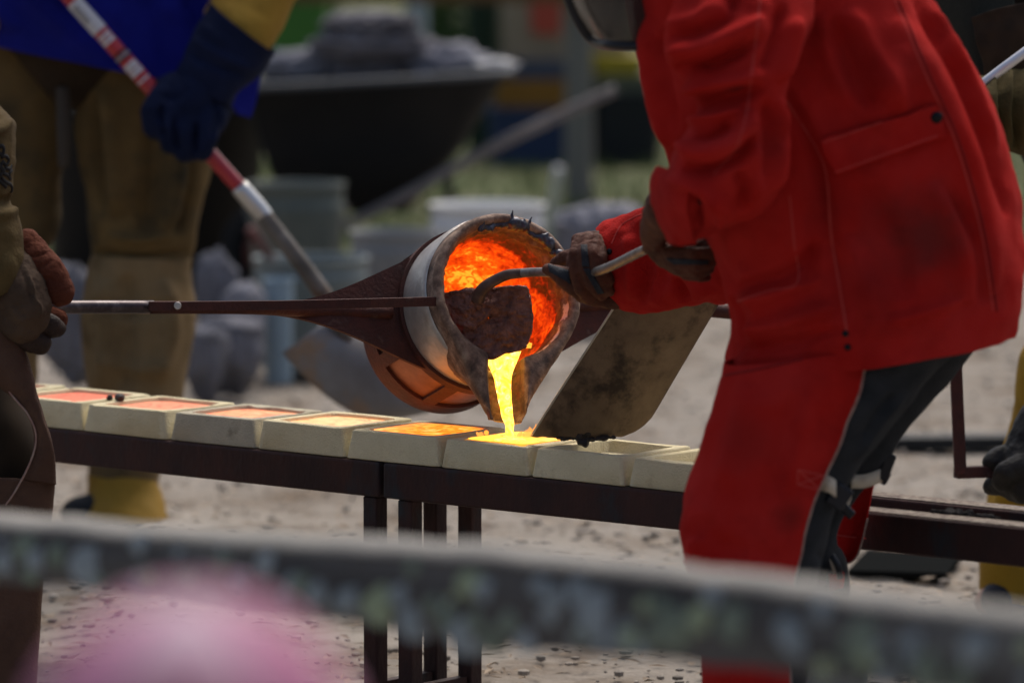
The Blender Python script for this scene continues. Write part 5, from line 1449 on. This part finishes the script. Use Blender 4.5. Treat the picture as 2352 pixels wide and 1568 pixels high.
def bucket(label, x, ybase, w, h, m, group=None, handle=True, taper=.86, Y=None):
    Y = Y or ground_Y(ybase)
    s = F / Y
    r, hh = w / 2 / s, W(x, ybase - h, Y)[2]
    c = W(x, ybase, Y); c = (c[0], Y, 0)
    root = thing('bucket', label, 'bucket', group)
    revolve('body', c, [(.001, .004), (r * taper * .98, .004), (r * taper, .012), (r * .97, hh * .78), (r * 1.0, hh * .8), (r * 1.0, hh * .86), (r * .985, hh * .87), (r, hh - .01), (r * 1.03, hh - .008), (r * 1.03, hh), (r * .97, hh), (r * .955, hh - .02), (r * taper * .95, .02), (.001, .02)], m, root)
    if handle:
        P_ = [np.array([c[0] + r * 1.04 * math.cos(t), c[1] - r * .3 * math.sin(t) - .02, hh * .85 - r * .9 * math.sin(t)]) for t in np.linspace(0, math.pi, 13)]
        v, f = tube(P_, .003, 8); mk('handle', v, f, M['rod'], root)
        v, f = tube([P_[6] - np.array([.05, 0, 0]), P_[6] + np.array([.05, 0, 0])], .009, 10); mk('grip', v, f, M['lab_white'], root)
    return root
bucket('grey green bucket standing in front of the black wheelbarrow', 682, 720, 222, 300, mat('grey green plastic', (.085, .105, .095), (.12, .14, .125), 4, .5, spec=.4), Y=16.5)
bucket('pale blue grey tub standing low behind the steel handle', 715, 795, 262, 205, mat('blue grey plastic', (.13, .165, .17), (.17, .205, .21), 4, .5, spec=.4), Y=15.0, handle=False)
bucket('white bucket standing beyond the ladle rim', 1120, 760, 262, 292, mat('white plastic', (.80, .80, .79), (.72, .72, .71), 4, .45, spec=.4), Y=16.4)
bucket('small pale grey bucket half hidden behind the ladle', 905, 700, 200, 170, mat('pale grey plastic', (.24, .25, .26), (.2, .21, .22), 4, .45, spec=.4), Y=15.7, handle=False)
bucket('light blue pail behind the shovel shaft', 640, 800, 70, 160, mat('light blue plastic', (.24, .33, .40), rough_=.5), Y=14.6, handle=False)

def lump(name, label, cat_, x, y, Y, rx, rz, m, group=None, seed=0, ry=None, base=None):
    s = F / Y
    c = W(x, y, Y)
    v, f = ball((0, 0, 0), 1.0, 64)
    o = mk(name, v, f, m)
    V = []
    for p_ in v:
        q = Vector(p_) * 1.6 + Vector((seed, seed * .7, 0))
        if 'canvas' in name: q = Vector((q.x * .9, q.y * .9, q.z * 2.6))
        d = 1 + .22 * noise.noise(q) + .20 * (.6 - 2 * abs(noise.noise(q * 2.1))) + .12 * (.5 - 2 * abs(noise.noise(q * 4.3))) + .05 * noise.noise(q * 9)
        V.append(c + p_ * d * np.array([rx / s, (ry or rx * .8) / s, rz / s]))
    if base is not None: V = [np.array([p_[0], p_[1], max(p_[2], base)]) for p_ in V]
    set_co(o, np.array(V))
    return tag(o, label, cat_, group)
M['rag'] = mat('mauve grey canvas', (.23, .22, .235), (.16, .15, .165), 3, .95, bump=.3, bscale=40)
M['rubble'] = mat('dark blue grey rubble', (.13, .13, .15), (.21, .21, .235), 4, .95, bump=.5, bscale=40)
M['rag2'] = mat('blue grey canvas', (.30, .30, .33), (.22, .215, .245), 3, .95, bump=.3, bscale=40)

# wheelbarrow
YW = 17.3
sw = F / YW
wb = thing('wheelbarrow', 'black wheelbarrow heaped with grey canvas rags', 'wheelbarrow')
def rr_ring(cx, cy, z, hx, hy, n=48, e=.45):
    V = []
    for i in range(n):
        t = 2 * math.pi * i / n; ca, sa = math.cos(t), math.sin(t)
        V.append((cx + np.sign(ca) * abs(ca) ** e * hx, cy + np.sign(sa) * abs(sa) ** e * hy, z))
    return V
rim = W(865, 185, YW); bot = W(800, 480, YW)
zr, zb_ = rim[2], bot[2]
hx_ = 305 / sw
blk_m = mat('black tray', (.011, .012, .013), (.018, .018, .018), 3, .7, spec=.15)
V = rr_ring(bot[0], YW, zb_, .22, .17) + rr_ring((rim[0] + bot[0]) / 2, YW, (zr + zb_) / 2, .36, .27) + rr_ring(rim[0], YW, zr - .02, hx_ - .02, .33) + rr_ring(rim[0], YW, zr - .015, hx_ + .012, .355) + rr_ring(rim[0], YW, zr, hx_ + .012, .355) + rr_ring(rim[0], YW, zr, hx_ - .03, .32) + rr_ring((rim[0] + bot[0]) / 2, YW, (zr + zb_) / 2 + .02, .32, .24) + rr_ring(bot[0], YW, zb_ + .02, .11, .14)
f = grid_faces(8, 48, True) + [tuple(reversed(range(48))), tuple(range(7 * 48, 8 * 48))]
V = [np.array(p_) + np.array([0, 0, .055 * (p_[0] - rim[0])]) if k >= 96 and k < 288 else np.array(p_) for k, p_ in enumerate(V)]
tray = mk('tray', V, f, blk_m, wb)
rp = [np.array(p_) + np.array([0, 0, .012 + .055 * (p_[0] - rim[0])]) for p_ in rr_ring(rim[0], YW, zr, hx_ + .008, .35)]
v, f = tube(rp + [rp[0]], .014, 10); mk('rolled_rim', v, f, mat('rim highlight grey', (.11, .115, .12), rough_=.6, metal=.3), tray)  # paler grey stands for the light reflected along the tray rim
wd = mat('weathered pole', (.23, .205, .195), (.16, .145, .14), 6, .85)
for dy, dx in ((-.24, 0), (.24, .05)):
    v, f = tube([W(700 + dx * 100, 560, YW + dy), W(880, 475, YW + dy), W(1140, 335, YW + dy), W(1415, 205, YW + dy)], [.017, .018, .020, .019], 12, 20); mk('handle', v, f, wd, wb)
    lt = W(1030, 390, YW + dy); v, f = tube([lt, np.array([lt[0] + .02, YW + dy, 0.01]), ], .015, 10); mk('leg', v, f, blk_m, wb)
wc = W(640, 470, YW); wr = .19
V = []
for i in range(40):
    t = 2 * math.pi * i / 40
    for j in range(10):
        p_ = 2 * math.pi * j / 10
        rr_ = wr - .045 + .045 * math.cos(p_)
        V.append((wc[0] - .02 + math.cos(t) * rr_, YW + .045 * math.sin(p_), wr + .0 + math.sin(t) * rr_))
f = [(i * 10 + j, ((i + 1) % 40) * 10 + j, ((i + 1) % 40) * 10 + (j + 1) % 10, i * 10 + (j + 1) % 10) for i in range(40) for j in range(10)]
wl = mk('wheel', V, f, blk_m, wb)
v, f = tube([(wc[0] - .02, YW - .05, wr), (wc[0] - .02, YW + .05, wr)], .10, 20); mk('hub', v, f, mat('rust hub', (.12, .04, .03), rough_=.7), wl)
for i, (x, y, rx, rz, mm, lab) in enumerate(((850, 100, 120, 46, 'rag', 'folded mauve grey canvas bundle on top of the wheelbarrow heap'), (690, 155, 90, 40, 'rag2', 'grey canvas bundle at the glove end of the wheelbarrow heap'), (1020, 150, 95, 48, 'rag2', 'rounded grey canvas bundle at the handle end of the wheelbarrow heap'),
        (860, 158, 110, 42, 'rag', 'mauve grey canvas bundle in the middle of the wheelbarrow heap'), (850, 52, 105, 26, 'rag', 'flat grey canvas fold topping the wheelbarrow heap'), (770, 130, 70, 34, 'rag2', 'small pale canvas bundle between the glove end and the top of the heap'), (950, 118, 66, 34, 'rag', 'small dark canvas fold beside the rounded bundle of the heap'), (930, 168, 60, 26, 'rag2', 'small pale canvas fold at the rim of the wheelbarrow'))):
    lump('canvas_bundle', lab, 'canvas', x, y, YW - .05 + .06 * (i % 2), rx, rz, M[mm], 'canvas in the wheelbarrow', i * 5.3)
# white rag on the rim
lump('rag', 'white rag hanging on the wheelbarrow rim', 'rag', 1130, 150, YW - .1, 55, 14, M['lab_white'], seed=3)

# piles and sacks on the ground behind
for i, (x, yb, rx, rz, Y, mm, lab) in enumerate(((170, 690, 70, 80, 14.4, 'rubble', 'grey sack slumped behind the knees of the person in blue'), (500, 650, 46, 70, 14.6, 'rubble', 'grey lump of rubble beside the blue worker knee'), (520, 765, 80, 34, 14.2, 'rubble', 'low pale rubble heap beside the blue worker shin'),
        (470, 780, 50, 26, 13.9, 'rubble', 'small dark grey heap next to the blue worker shin'), (1385, 520, 110, 50, 16.4, 'rag2', 'white lumpy sack beyond the ladle and the red cuff'), (560, 690, 45, 40, 14.5, 'rag2', 'pinkish grey stone near the blue pail'))):
    lump('sack' if 'sack' in lab else 'rubble_heap', lab, 'sack' if 'sack' in lab else 'rubble', x, yb, Y, rx, rz, M[mm], None, 11 + i * 3.7)
for o in bpy.data.objects:     # rest the heaps on the ground
    if o.name.startswith(('sack', 'rubble_heap')):
        co, _ = get_co(o); zc = co[:, 2].max()
        co[:, 2] = np.where(co[:, 2] < co[:, 2].mean(), co[:, 2] - (co[:, 2].mean() - co[:, 2]) / max(1e-6, co[:, 2].mean() - co[:, 2].min()) * co[:, 2].min(), co[:, 2]); set_co(o, co)

# black tub added to darken the gap behind the blue worker's legs
tb = thing('tub', 'large black tub added to darken the gap behind the person in blue', 'tub')
cT = W(350, 600, 17.8)
revolve('body', (cT[0], 17.8, 0), [(.001, .004), (.33, .004), (.36, .02), (.42, .66), (.44, .67), (.44, .70), (.41, .70), (.34, .05), (.001, .05)], blk_m, tb)
# plank and steel bar on the ground
c = on_plane(2080, 1296, .008)
v, f = box(c, .11, .16, .008, ((.98, -.2, 0), (.2, .98, 0), (0, 0, 1)))
tag(bevel(mk('plank', v, f, mat('dark wet wood', (.012, .013, .013), rough_=1.0, spec=0.0), None, False), .004), 'dark flat plank lying on the ground behind the bench near the red legging', 'plank')
c = on_plane(2300, 1012, .02)
v, f = box(c, .30, .05, .018, ((.99, .1, 0), (-.1, .99, 0), (0, 0, 1)))
tag(bevel(mk('steel_bar', v, f, mat('black bar', (.015, .017, .018), rough_=.6), None, False), .004), 'dark steel bar lying on the gravel beyond the yellow legging', 'bar')

# ------------------------------------------------------------------ far fence, totes and bins on the grass
wood = mat('grey weathered post', (.20, .19, .175), (.15, .14, .13), 5, .9, bump=.4, bscale=30, stretch=(1, 1, .2))
YP = 22.4
ff = thing('post_fence', 'weathered far fence of grey posts with a brown top rail', 'fence')
pb = W(1330, 470, YP)
for dx in (-3.2, 0, 3.2):
    V, f = loft([(1296, 470, 1364, 470, YP, .065), (1298, 200, 1360, 200, YP, .062), (1300, -80, 1358, -80, YP, .06)], 20, 20, .6)
    V = V + np.array([dx, 0, 0]); V[:, 2] -= V[:, 2].min()
    mk('post', V, f, wood, ff)
v, f = box((W(1000, -6, YP - .1)[0], YP - .10, W(1000, -14, YP - .1)[2]), 4.6, .03, .042)
mk('rail', v, f, mat('brown rail', (.17, .09, .04), (.13, .07, .03), 4, .85), ff, False)
def tote(name, label, x0, x1, y0, y1, Y, m, lid=None, base=None):
    a_, b_ = W(x0, y1, Y), W(x1, y0, Y)
    root = thing(name, label, 'box' if 'box' in name else name.split('_')[-1], 'boxes and totes by the far fence')
    hw, hh = (b_[0] - a_[0]) / 2, (b_[2] - a_[2]) / 2
    z0 = a_[2] if base is None else base
    h = b_[2] - z0
    cx_ = (a_[0] + b_[0]) / 2
    V = rr_ring(cx_, Y, z0, hw * .93, .17, 40, .3) + rr_ring(cx_, Y, z0 + h * .86, hw, .19, 40, .3) + rr_ring(cx_, Y, z0 + h * .86, hw * 1.03, .2, 40, .3) + rr_ring(cx_, Y, z0 + h, hw * 1.03, .2, 40, .3)
    f = grid_faces(4, 40, True) + [tuple(reversed(range(40))), tuple(range(120, 160))]
    mk('body', V, f, m, root, False)
    return root, z0 + h
Yt = 25.6
def solid(c, r=.6): return mat('plastic', c, tuple(k * .8 for k in c), 3, r)
_, z = tote('storage_tote', 'dark blue storage tote on the grass, lowest of the stack by the grey post', 1120, 1312, 245, 372, Yt, solid((.025, .045, .11)), base=.0)
_, z2 = tote('storage_tote', 'orange brown storage tote stacked on the dark blue tote', 1132, 1322, 180, 247, Yt, solid((.30, .14, .025)), base=z + .002)
_, z3 = tote('storage_tote', 'thin slate blue tote stacked on the orange one', 1136, 1312, 138, 178, Yt, solid((.07, .09, .16)), base=z2 + .002)
r_, z4 = tote('cardboard_box', 'tan cardboard box with a red print on top of the tote stack', 1150, 1312, -30, 134, Yt, mat('cardboard', (.30, .235, .175), (.26, .20, .15), 4, .9), base=z3 + .002)
V = [W(1214, -20, Yt - .205), W(1292, -20, Yt - .205), W(1286, 82, Yt - .205), W(1222, 78, Yt - .205)]
mk('red_print', V, [(0, 1, 2, 3)], mat('red print', (.42, .07, .045), rough_=.8), r_, False)
_, z = tote('rubbish_bin', 'black bin on the grass behind the red jacket', 1365, 1520, 210, 372, Yt, solid((.012, .014, .018)), base=.0)
_, z2 = tote('storage_tote', 'grey green tote standing on the black bin', 1362, 1500, 170, 208, Yt, solid((.13, .14, .11)), base=z + .002)
_, z3 = tote('storage_tote', 'yellow tote stacked on the grey green tote', 1358, 1480, 124, 168, Yt, solid((.42, .32, .03)), base=z2 + .002)
tote('cardboard_box', 'plain grey brown box behind the grey post', 1330, 1450, -40, 122, Yt + .3, mat('cardboard grey', (.26, .22, .18), rough_=.9), base=0)
tote('rubbish_bin', 'tall dark green bin between the wheelbarrow heap and the cardboard box', 1070, 1150, -60, 372, Yt + .5, solid((.012, .035, .018)), base=0)
tote('rubbish_bin', 'bright green bin behind the glove of the person in blue', 610, 760, -60, 372, Yt + 2, solid((.07, .20, .035)), base=0)
v, f = loft([(928, 420, 985, 420, 24.0, .05), (930, 100, 982, 100, 24.0, .05), (930, -60, 982, -60, 24.0, .05)], 12, 20)
v[:, 2] -= v[:, 2].min()
tag(mk('marker_post', v, f, mat('pale blue grey paint', (.30, .35, .38), rough_=.7)), 'pale blue grey post behind the canvas heap', 'post')
# pale stake leaning on the grass
g0 = on_plane(1240, 470, 0); 
v, f = tube([np.array([g0[0], 19.5, 0]), W(1282, 385, 19.4)], .018, 10, 8); tag(mk('stake', v, f, M['lab_white']), 'pale short stake leaning on the grass near the grey post', 'stake')

# trees standing well beyond the fence, out of the picture's top: low hedge mass seen between things
def bush(label, x, yb, Y, rx, rz, c):
    root = thing('shrub', label, 'shrub', 'shrubs beyond the far fence')
    s = F / Y; ctr = W(x, yb, Y); n = 1600
    V, Fc = [], []
    for i in range(n):
        d = rng.normal(size=3); d /= np.linalg.norm(d); r = rng.random() ** .35
        p_ = np.array([ctr[0], Y, rz / s]) + d * r * np.array([rx / s, rx / s * .7, rz / s])
        p_[2] = max(p_[2], .01)
        e1 = rng.normal(size=3) * .035; e2 = rng.normal(size=3) * .035
        k = len(V); V += [p_, p_ + e1, p_ + e1 * .4 + e2]; Fc.append((k, k + 1, k + 2))
    mk('foliage', V, Fc, mat('leaves', c, tuple(q * .6 for q in c), 3, .8, island=.4), root, False)
    for i in range(5):
        b_ = np.array([ctr[0] + rng.uniform(-.1, .1), Y, 0]); v, f = tube([b_, b_ + np.array([rng.uniform(-.3, .3), 0, rz / s * 1.2])], [.02, .008], 8); mk('stem', v, f, wood, root)
bush('mid green leafy shrub behind the canvas heap', 1010, 420, 29, 75, 220, (.05, .11, .03))
bush('bright green leafy shrub above the blue glove', 700, 440, 30, 90, 240, (.07, .15, .035))
bush('dark green shrub beside the tall green bin', 1130, 430, 30, 60, 230, (.02, .05, .02))

# ------------------------------------------------------------------ lichen covered rail in front
fr = thing('wooden_fence', 'weathered grey wooden fence rail with lichen running across the front', 'fence')
M['rail'] = mat('weathered dark wood', (.060, .058, .058), (.13, .125, .12), 5, .92, bump=.6, bscale=60, c3=(.21, .215, .20), s3=6, t3=(.52, .72), stretch=(.3, .3, 2.5))
def fenceY(x): return 5.75 - x * .00048
tops = [(-500, 1150), (0, 1192), (300, 1215), (600, 1238), (900, 1252), (1176, 1272), (1500, 1308), (1760, 1340), (2050, 1380), (2352, 1422), (2800, 1490)]
bots = [(-500, 1300), (0, 1338), (300, 1352), (600, 1395), (900, 1445), (1176, 1484), (1500, 1514), (1760, 1538), (2050, 1572), (2352, 1612), (2800, 1680)]
tq, bq = cat(tops, 120), cat(bots, 120)
V = []
for j in range(120):
    Yf = fenceY(tq[j][0])
    wob = .004 * noise.noise(Vector((j * .2, 0, 0)))
    tf, bfv = W(tq[j][0], tq[j][1] + 22, Yf), W(bq[j][0], bq[j][1], Yf)
    T_ = Yf
    ring_ = []
    up_, dn = tf, bfv
    for k in range(9): ring_.append(up_ * (1 - k / 8) + dn * (k / 8) + np.array([0, -.008 * math.sin(math.pi * k / 8) + .003 * noise.noise(Vector((j * .3, k * .8, 1))), 0]))
    back = np.array([0, .11, 0])
    for k in range(9): ring_.append(dn * (1 - k / 8) + up_ * (k / 8) + back + np.array([0, 0, .002 + .003 * noise.noise(Vector((j * .3, k * .8, 7)))]))
    for p_ in ring_: p_[2] += wob
    V += ring_
rl = mk('rail', V, grid_faces(120, 18, True), M['rail'], fr)
m = rl.modifiers.new('e', 'EDGE_SPLIT'); m.split_angle = .9
# paler strip along the rail top
M['rail_top'] = mat('pale wood grain', (.30, .285, .26), (.20, .195, .18), 6, .95, bump=.5, bscale=80, stretch=(.3, 2, 1))
tp = []
for j in range(120):
    a_, b_ = np.array(V[j * 18]), np.array(V[j * 18 + 17])
    tp += [a_ + np.array([0, -.003, .003]), (a_ + b_) / 2 + np.array([0, 0, .006]), b_ + np.array([0, .003, .003])]
o = mk('pale_top', tp, grid_faces(120, 3, False), M['rail_top'], fr)
m = o.modifiers.new('t', 'SOLIDIFY'); m.thickness = .004; m.offset = 1
def lich(x, y, r, c, seed):
    h, nr = hit(rl, x, y, .002)
    if h is None: return
    V = [h + np.array([0, -.003, 0])]; n = 40
    for q in (.5, 1.0):
        for i in range(n):
            t = 2 * math.pi * i / n
            rr_ = r / (F / h[1]) * q * (1 + .22 * noise.noise(Vector((math.cos(t) * 1.7, math.sin(t) * 1.7, seed))))
            V.append(h + np.array([math.cos(t) * rr_ * 1.1, -.0025 * (1 - q), math.sin(t) * rr_]))
    f = [(0, 1 + i, 1 + (i + 1) % n) for i in range(n)] + [(1 + i, 1 + n + i, 1 + n + (i + 1) % n, 1 + (i + 1) % n) for i in range(n)]
    o = mk('lichen', V, f, c, fr)
lg1 = mat('pale green lichen', (.40, .47, .30), (.32, .39, .26), 30, .95)
lg2 = mat('blue grey lichen', (.36, .41, .43), (.25, .30, .32), 30, .95)
lg3 = mat('dull green lichen', (.18, .22, .17), (.24, .29, .23), 30, .95)
for k, (x, y, r, c) in enumerate(((888, 1388, 46, lg1), (215, 1300, 50, lg2), (60, 1262, 26, lg3), (20, 1290, 30, lg2), (140, 1275, 28, lg3), (330, 1250, 26, lg2), (960, 1430, 42, lg2), (800, 1380, 30, lg2), (1390, 1410, 62, lg2), (1340, 1360, 34, lg2), (1700, 1430, 46, lg3), (1560, 1440, 52, lg3), (1450, 1460, 40, lg2),
        (1180, 1430, 30, lg3), (1080, 1460, 46, lg2), (1840, 1470, 40, lg2), (2000, 1480, 60, lg3), (2150, 1540, 50, lg3), (2250, 1490, 40, lg2), (1250, 1350, 26, lg2), (1650, 1370, 30, lg2), (520, 1290, 22, lg3), (560, 1330, 26, lg2), (440, 1320, 22, lg3), (700, 1340, 26, lg3), (1900, 1400, 30, lg2))):
    lich(x, y, r, c, k * 1.3)
for k in range(70):
    x = rng.uniform(-40, 2390)
    y0_, y1_ = np.interp(x, [p_[0] for p_ in tops], [p_[1] for p_ in tops]) + 30, np.interp(x, [p_[0] for p_ in bots], [p_[1] for p_ in bots]) - 8
    lich(x, y0_ + (y1_ - y0_) * rng.random() ** .6, rng.uniform(8, 34), (lg1, lg2, lg2, lg3, lg3)[k % 5], 40 + k * .7)
for x in (-420, 2720):
    Yf = fenceY(x) + .17
    c = W(x, 1300, Yf)
    v, f = tube([(c[0], Yf, 0), (c[0] + .01, Yf, .5), (c[0], Yf, 1.05)], [.065, .06, .055], 16, 12)
    mk('post', v, f, wood, fr)

# ------------------------------------------------------------------ child in a pink cap nearest the camera
YC = 2.62
top = W(440, 1372, YC)
hc = top - np.array([0, 0, .088])
kid = make_person('child in a pink and white cap watching from the front',
    hc - np.array([0, 0, .01]), np.array([.05, 1, -.05]), hc - np.array([0, 0, .14]), hc - np.array([0, 0, .30]), hc - np.array([0, 0, .56]),
    (hc + np.array([-.12, 0, -.19]), hc + np.array([.12, 0, -.19])), (hc + np.array([-.16, 0, -.38]), hc + np.array([.16, 0, -.38])), (hc + np.array([-.15, .08, -.54]), hc + np.array([.15, .08, -.54])),
    (hc + np.array([-.07, 0, -.60]), hc + np.array([.07, 0, -.60])), (np.array([hc[0] - .08, YC, .27]), np.array([hc[0] + .08, YC, .27])), (np.array([hc[0] - .08, YC, .06]), np.array([hc[0] + .08, YC, .06])), (np.array([hc[0] - .08, YC + .1, .04]), np.array([hc[0] + .08, YC + .1, .04])), small=True)
pk1 = mat('pale pink cotton', (.62, .44, .51), (.58, .40, .47), 30, .9)
pk2 = mat('pink cotton', (.50, .20, .32), (.46, .18, .29), 30, .9)
pk3 = mat('white cotton', (.82, .74, .76), rough_=.9)
# cap made of six panels; half-moon opening at the back
R_ = .090
for k in range(6):
    a0, a1 = math.radians(60 * k - 90 - 30), math.radians(60 * k - 90 + 30)
    V = []
    for j in range(14):
        ph = math.pi / 2 * j / 13
        for i in range(12):
            t = a0 + (a1 - a0) * i / 11
            bul = 1 + .012 * math.sin(math.pi * i / 11)
            V.append(hc + R_ * bul * np.array([math.cos(t) * math.cos(ph), math.sin(t) * math.cos(ph), math.sin(ph) * 1.0]))
    fcs = []
    for q in grid_faces(14, 12, False):
        if k == 0:
            cq = np.mean([V[i] for i in q], 0) - hc
            if math.hypot(cq[0] / .040, (cq[2]) / .052) < 1: continue
        fcs.append(q)
    o = mk('cap_panel', V, fcs, (pk1, pk2, pk1, pk1, pk1, pk2)[(k + 0) % 6] if k else pk1, kid)
    m = o.modifiers.new('t', 'SOLIDIFY'); m.thickness = .002
arc_ = [hc + np.array([.044 * math.cos(t), -math.sqrt(max(0, R_ ** 2 - (.044 * math.cos(t)) ** 2 - (.054 * math.sin(t)) ** 2)) - .003, .054 * math.sin(t)]) for t in np.linspace(0, math.pi, 24)]
v, f = tube(arc_, .008, 8); mk('cap_trim', v, f, pk2, kid)
V = []
for j in range(8):
    for i in range(20):
        t = math.radians(20 + 140 * i / 19); r = R_ * .98 + .065 * (j / 7) * math.sin((t - math.radians(20)) / math.radians(140) * math.pi) ** .5
        V.append(hc + np.array([math.cos(t) * r, math.sin(t) * r, -.004 - .02 * (j / 7) ** 2]))
o = mk('cap_peak', V, grid_faces(8, 20, False), pk2, kid); m = o.modifiers.new('t', 'SOLIDIFY'); m.thickness = .003
def kz(z): return hc[2] + z
V, f = tube([hc + np.array([0, 0, -.13]), hc + np.array([0, 0, -.17]), hc + np.array([0, 0, -.25]), hc + np.array([0, 0, -.45]), hc + np.array([0, 0, -.62])], [.055, .12, .145, .14, .15], 32, 24, flat=(1, .7))
o = mk('hoodie', V, f, pk1, kid); rough(o, .008, 9, 2)
for s in (-1, 1):
    v, f = tube([hc + np.array([s * .11, 0, -.19]), hc + np.array([s * .16, 0, -.38]), hc + np.array([s * .15, .08, -.53])], [.058, .048, .04], 16, 14); mk('sleeve', v, f, pk1, kid)
    v, f = tube([np.array([hc[0] + s * .07, YC, kz(-.58)]), np.array([hc[0] + s * .08, YC, .27]), np.array([hc[0] + s * .08, YC, .09])], [.10, .07, .055], 16, 14); mk('trouser_leg', v, f, mat('denim', (.05, .07, .13), rough_=.9), kid)
    fuse('shoe', chain([np.array([hc[0] + s * .08, YC - .01, .045]), np.array([hc[0] + s * .08, YC + .11, .04])], [.042, .036]), .006, M['lab_white'], kid, smooth=2)
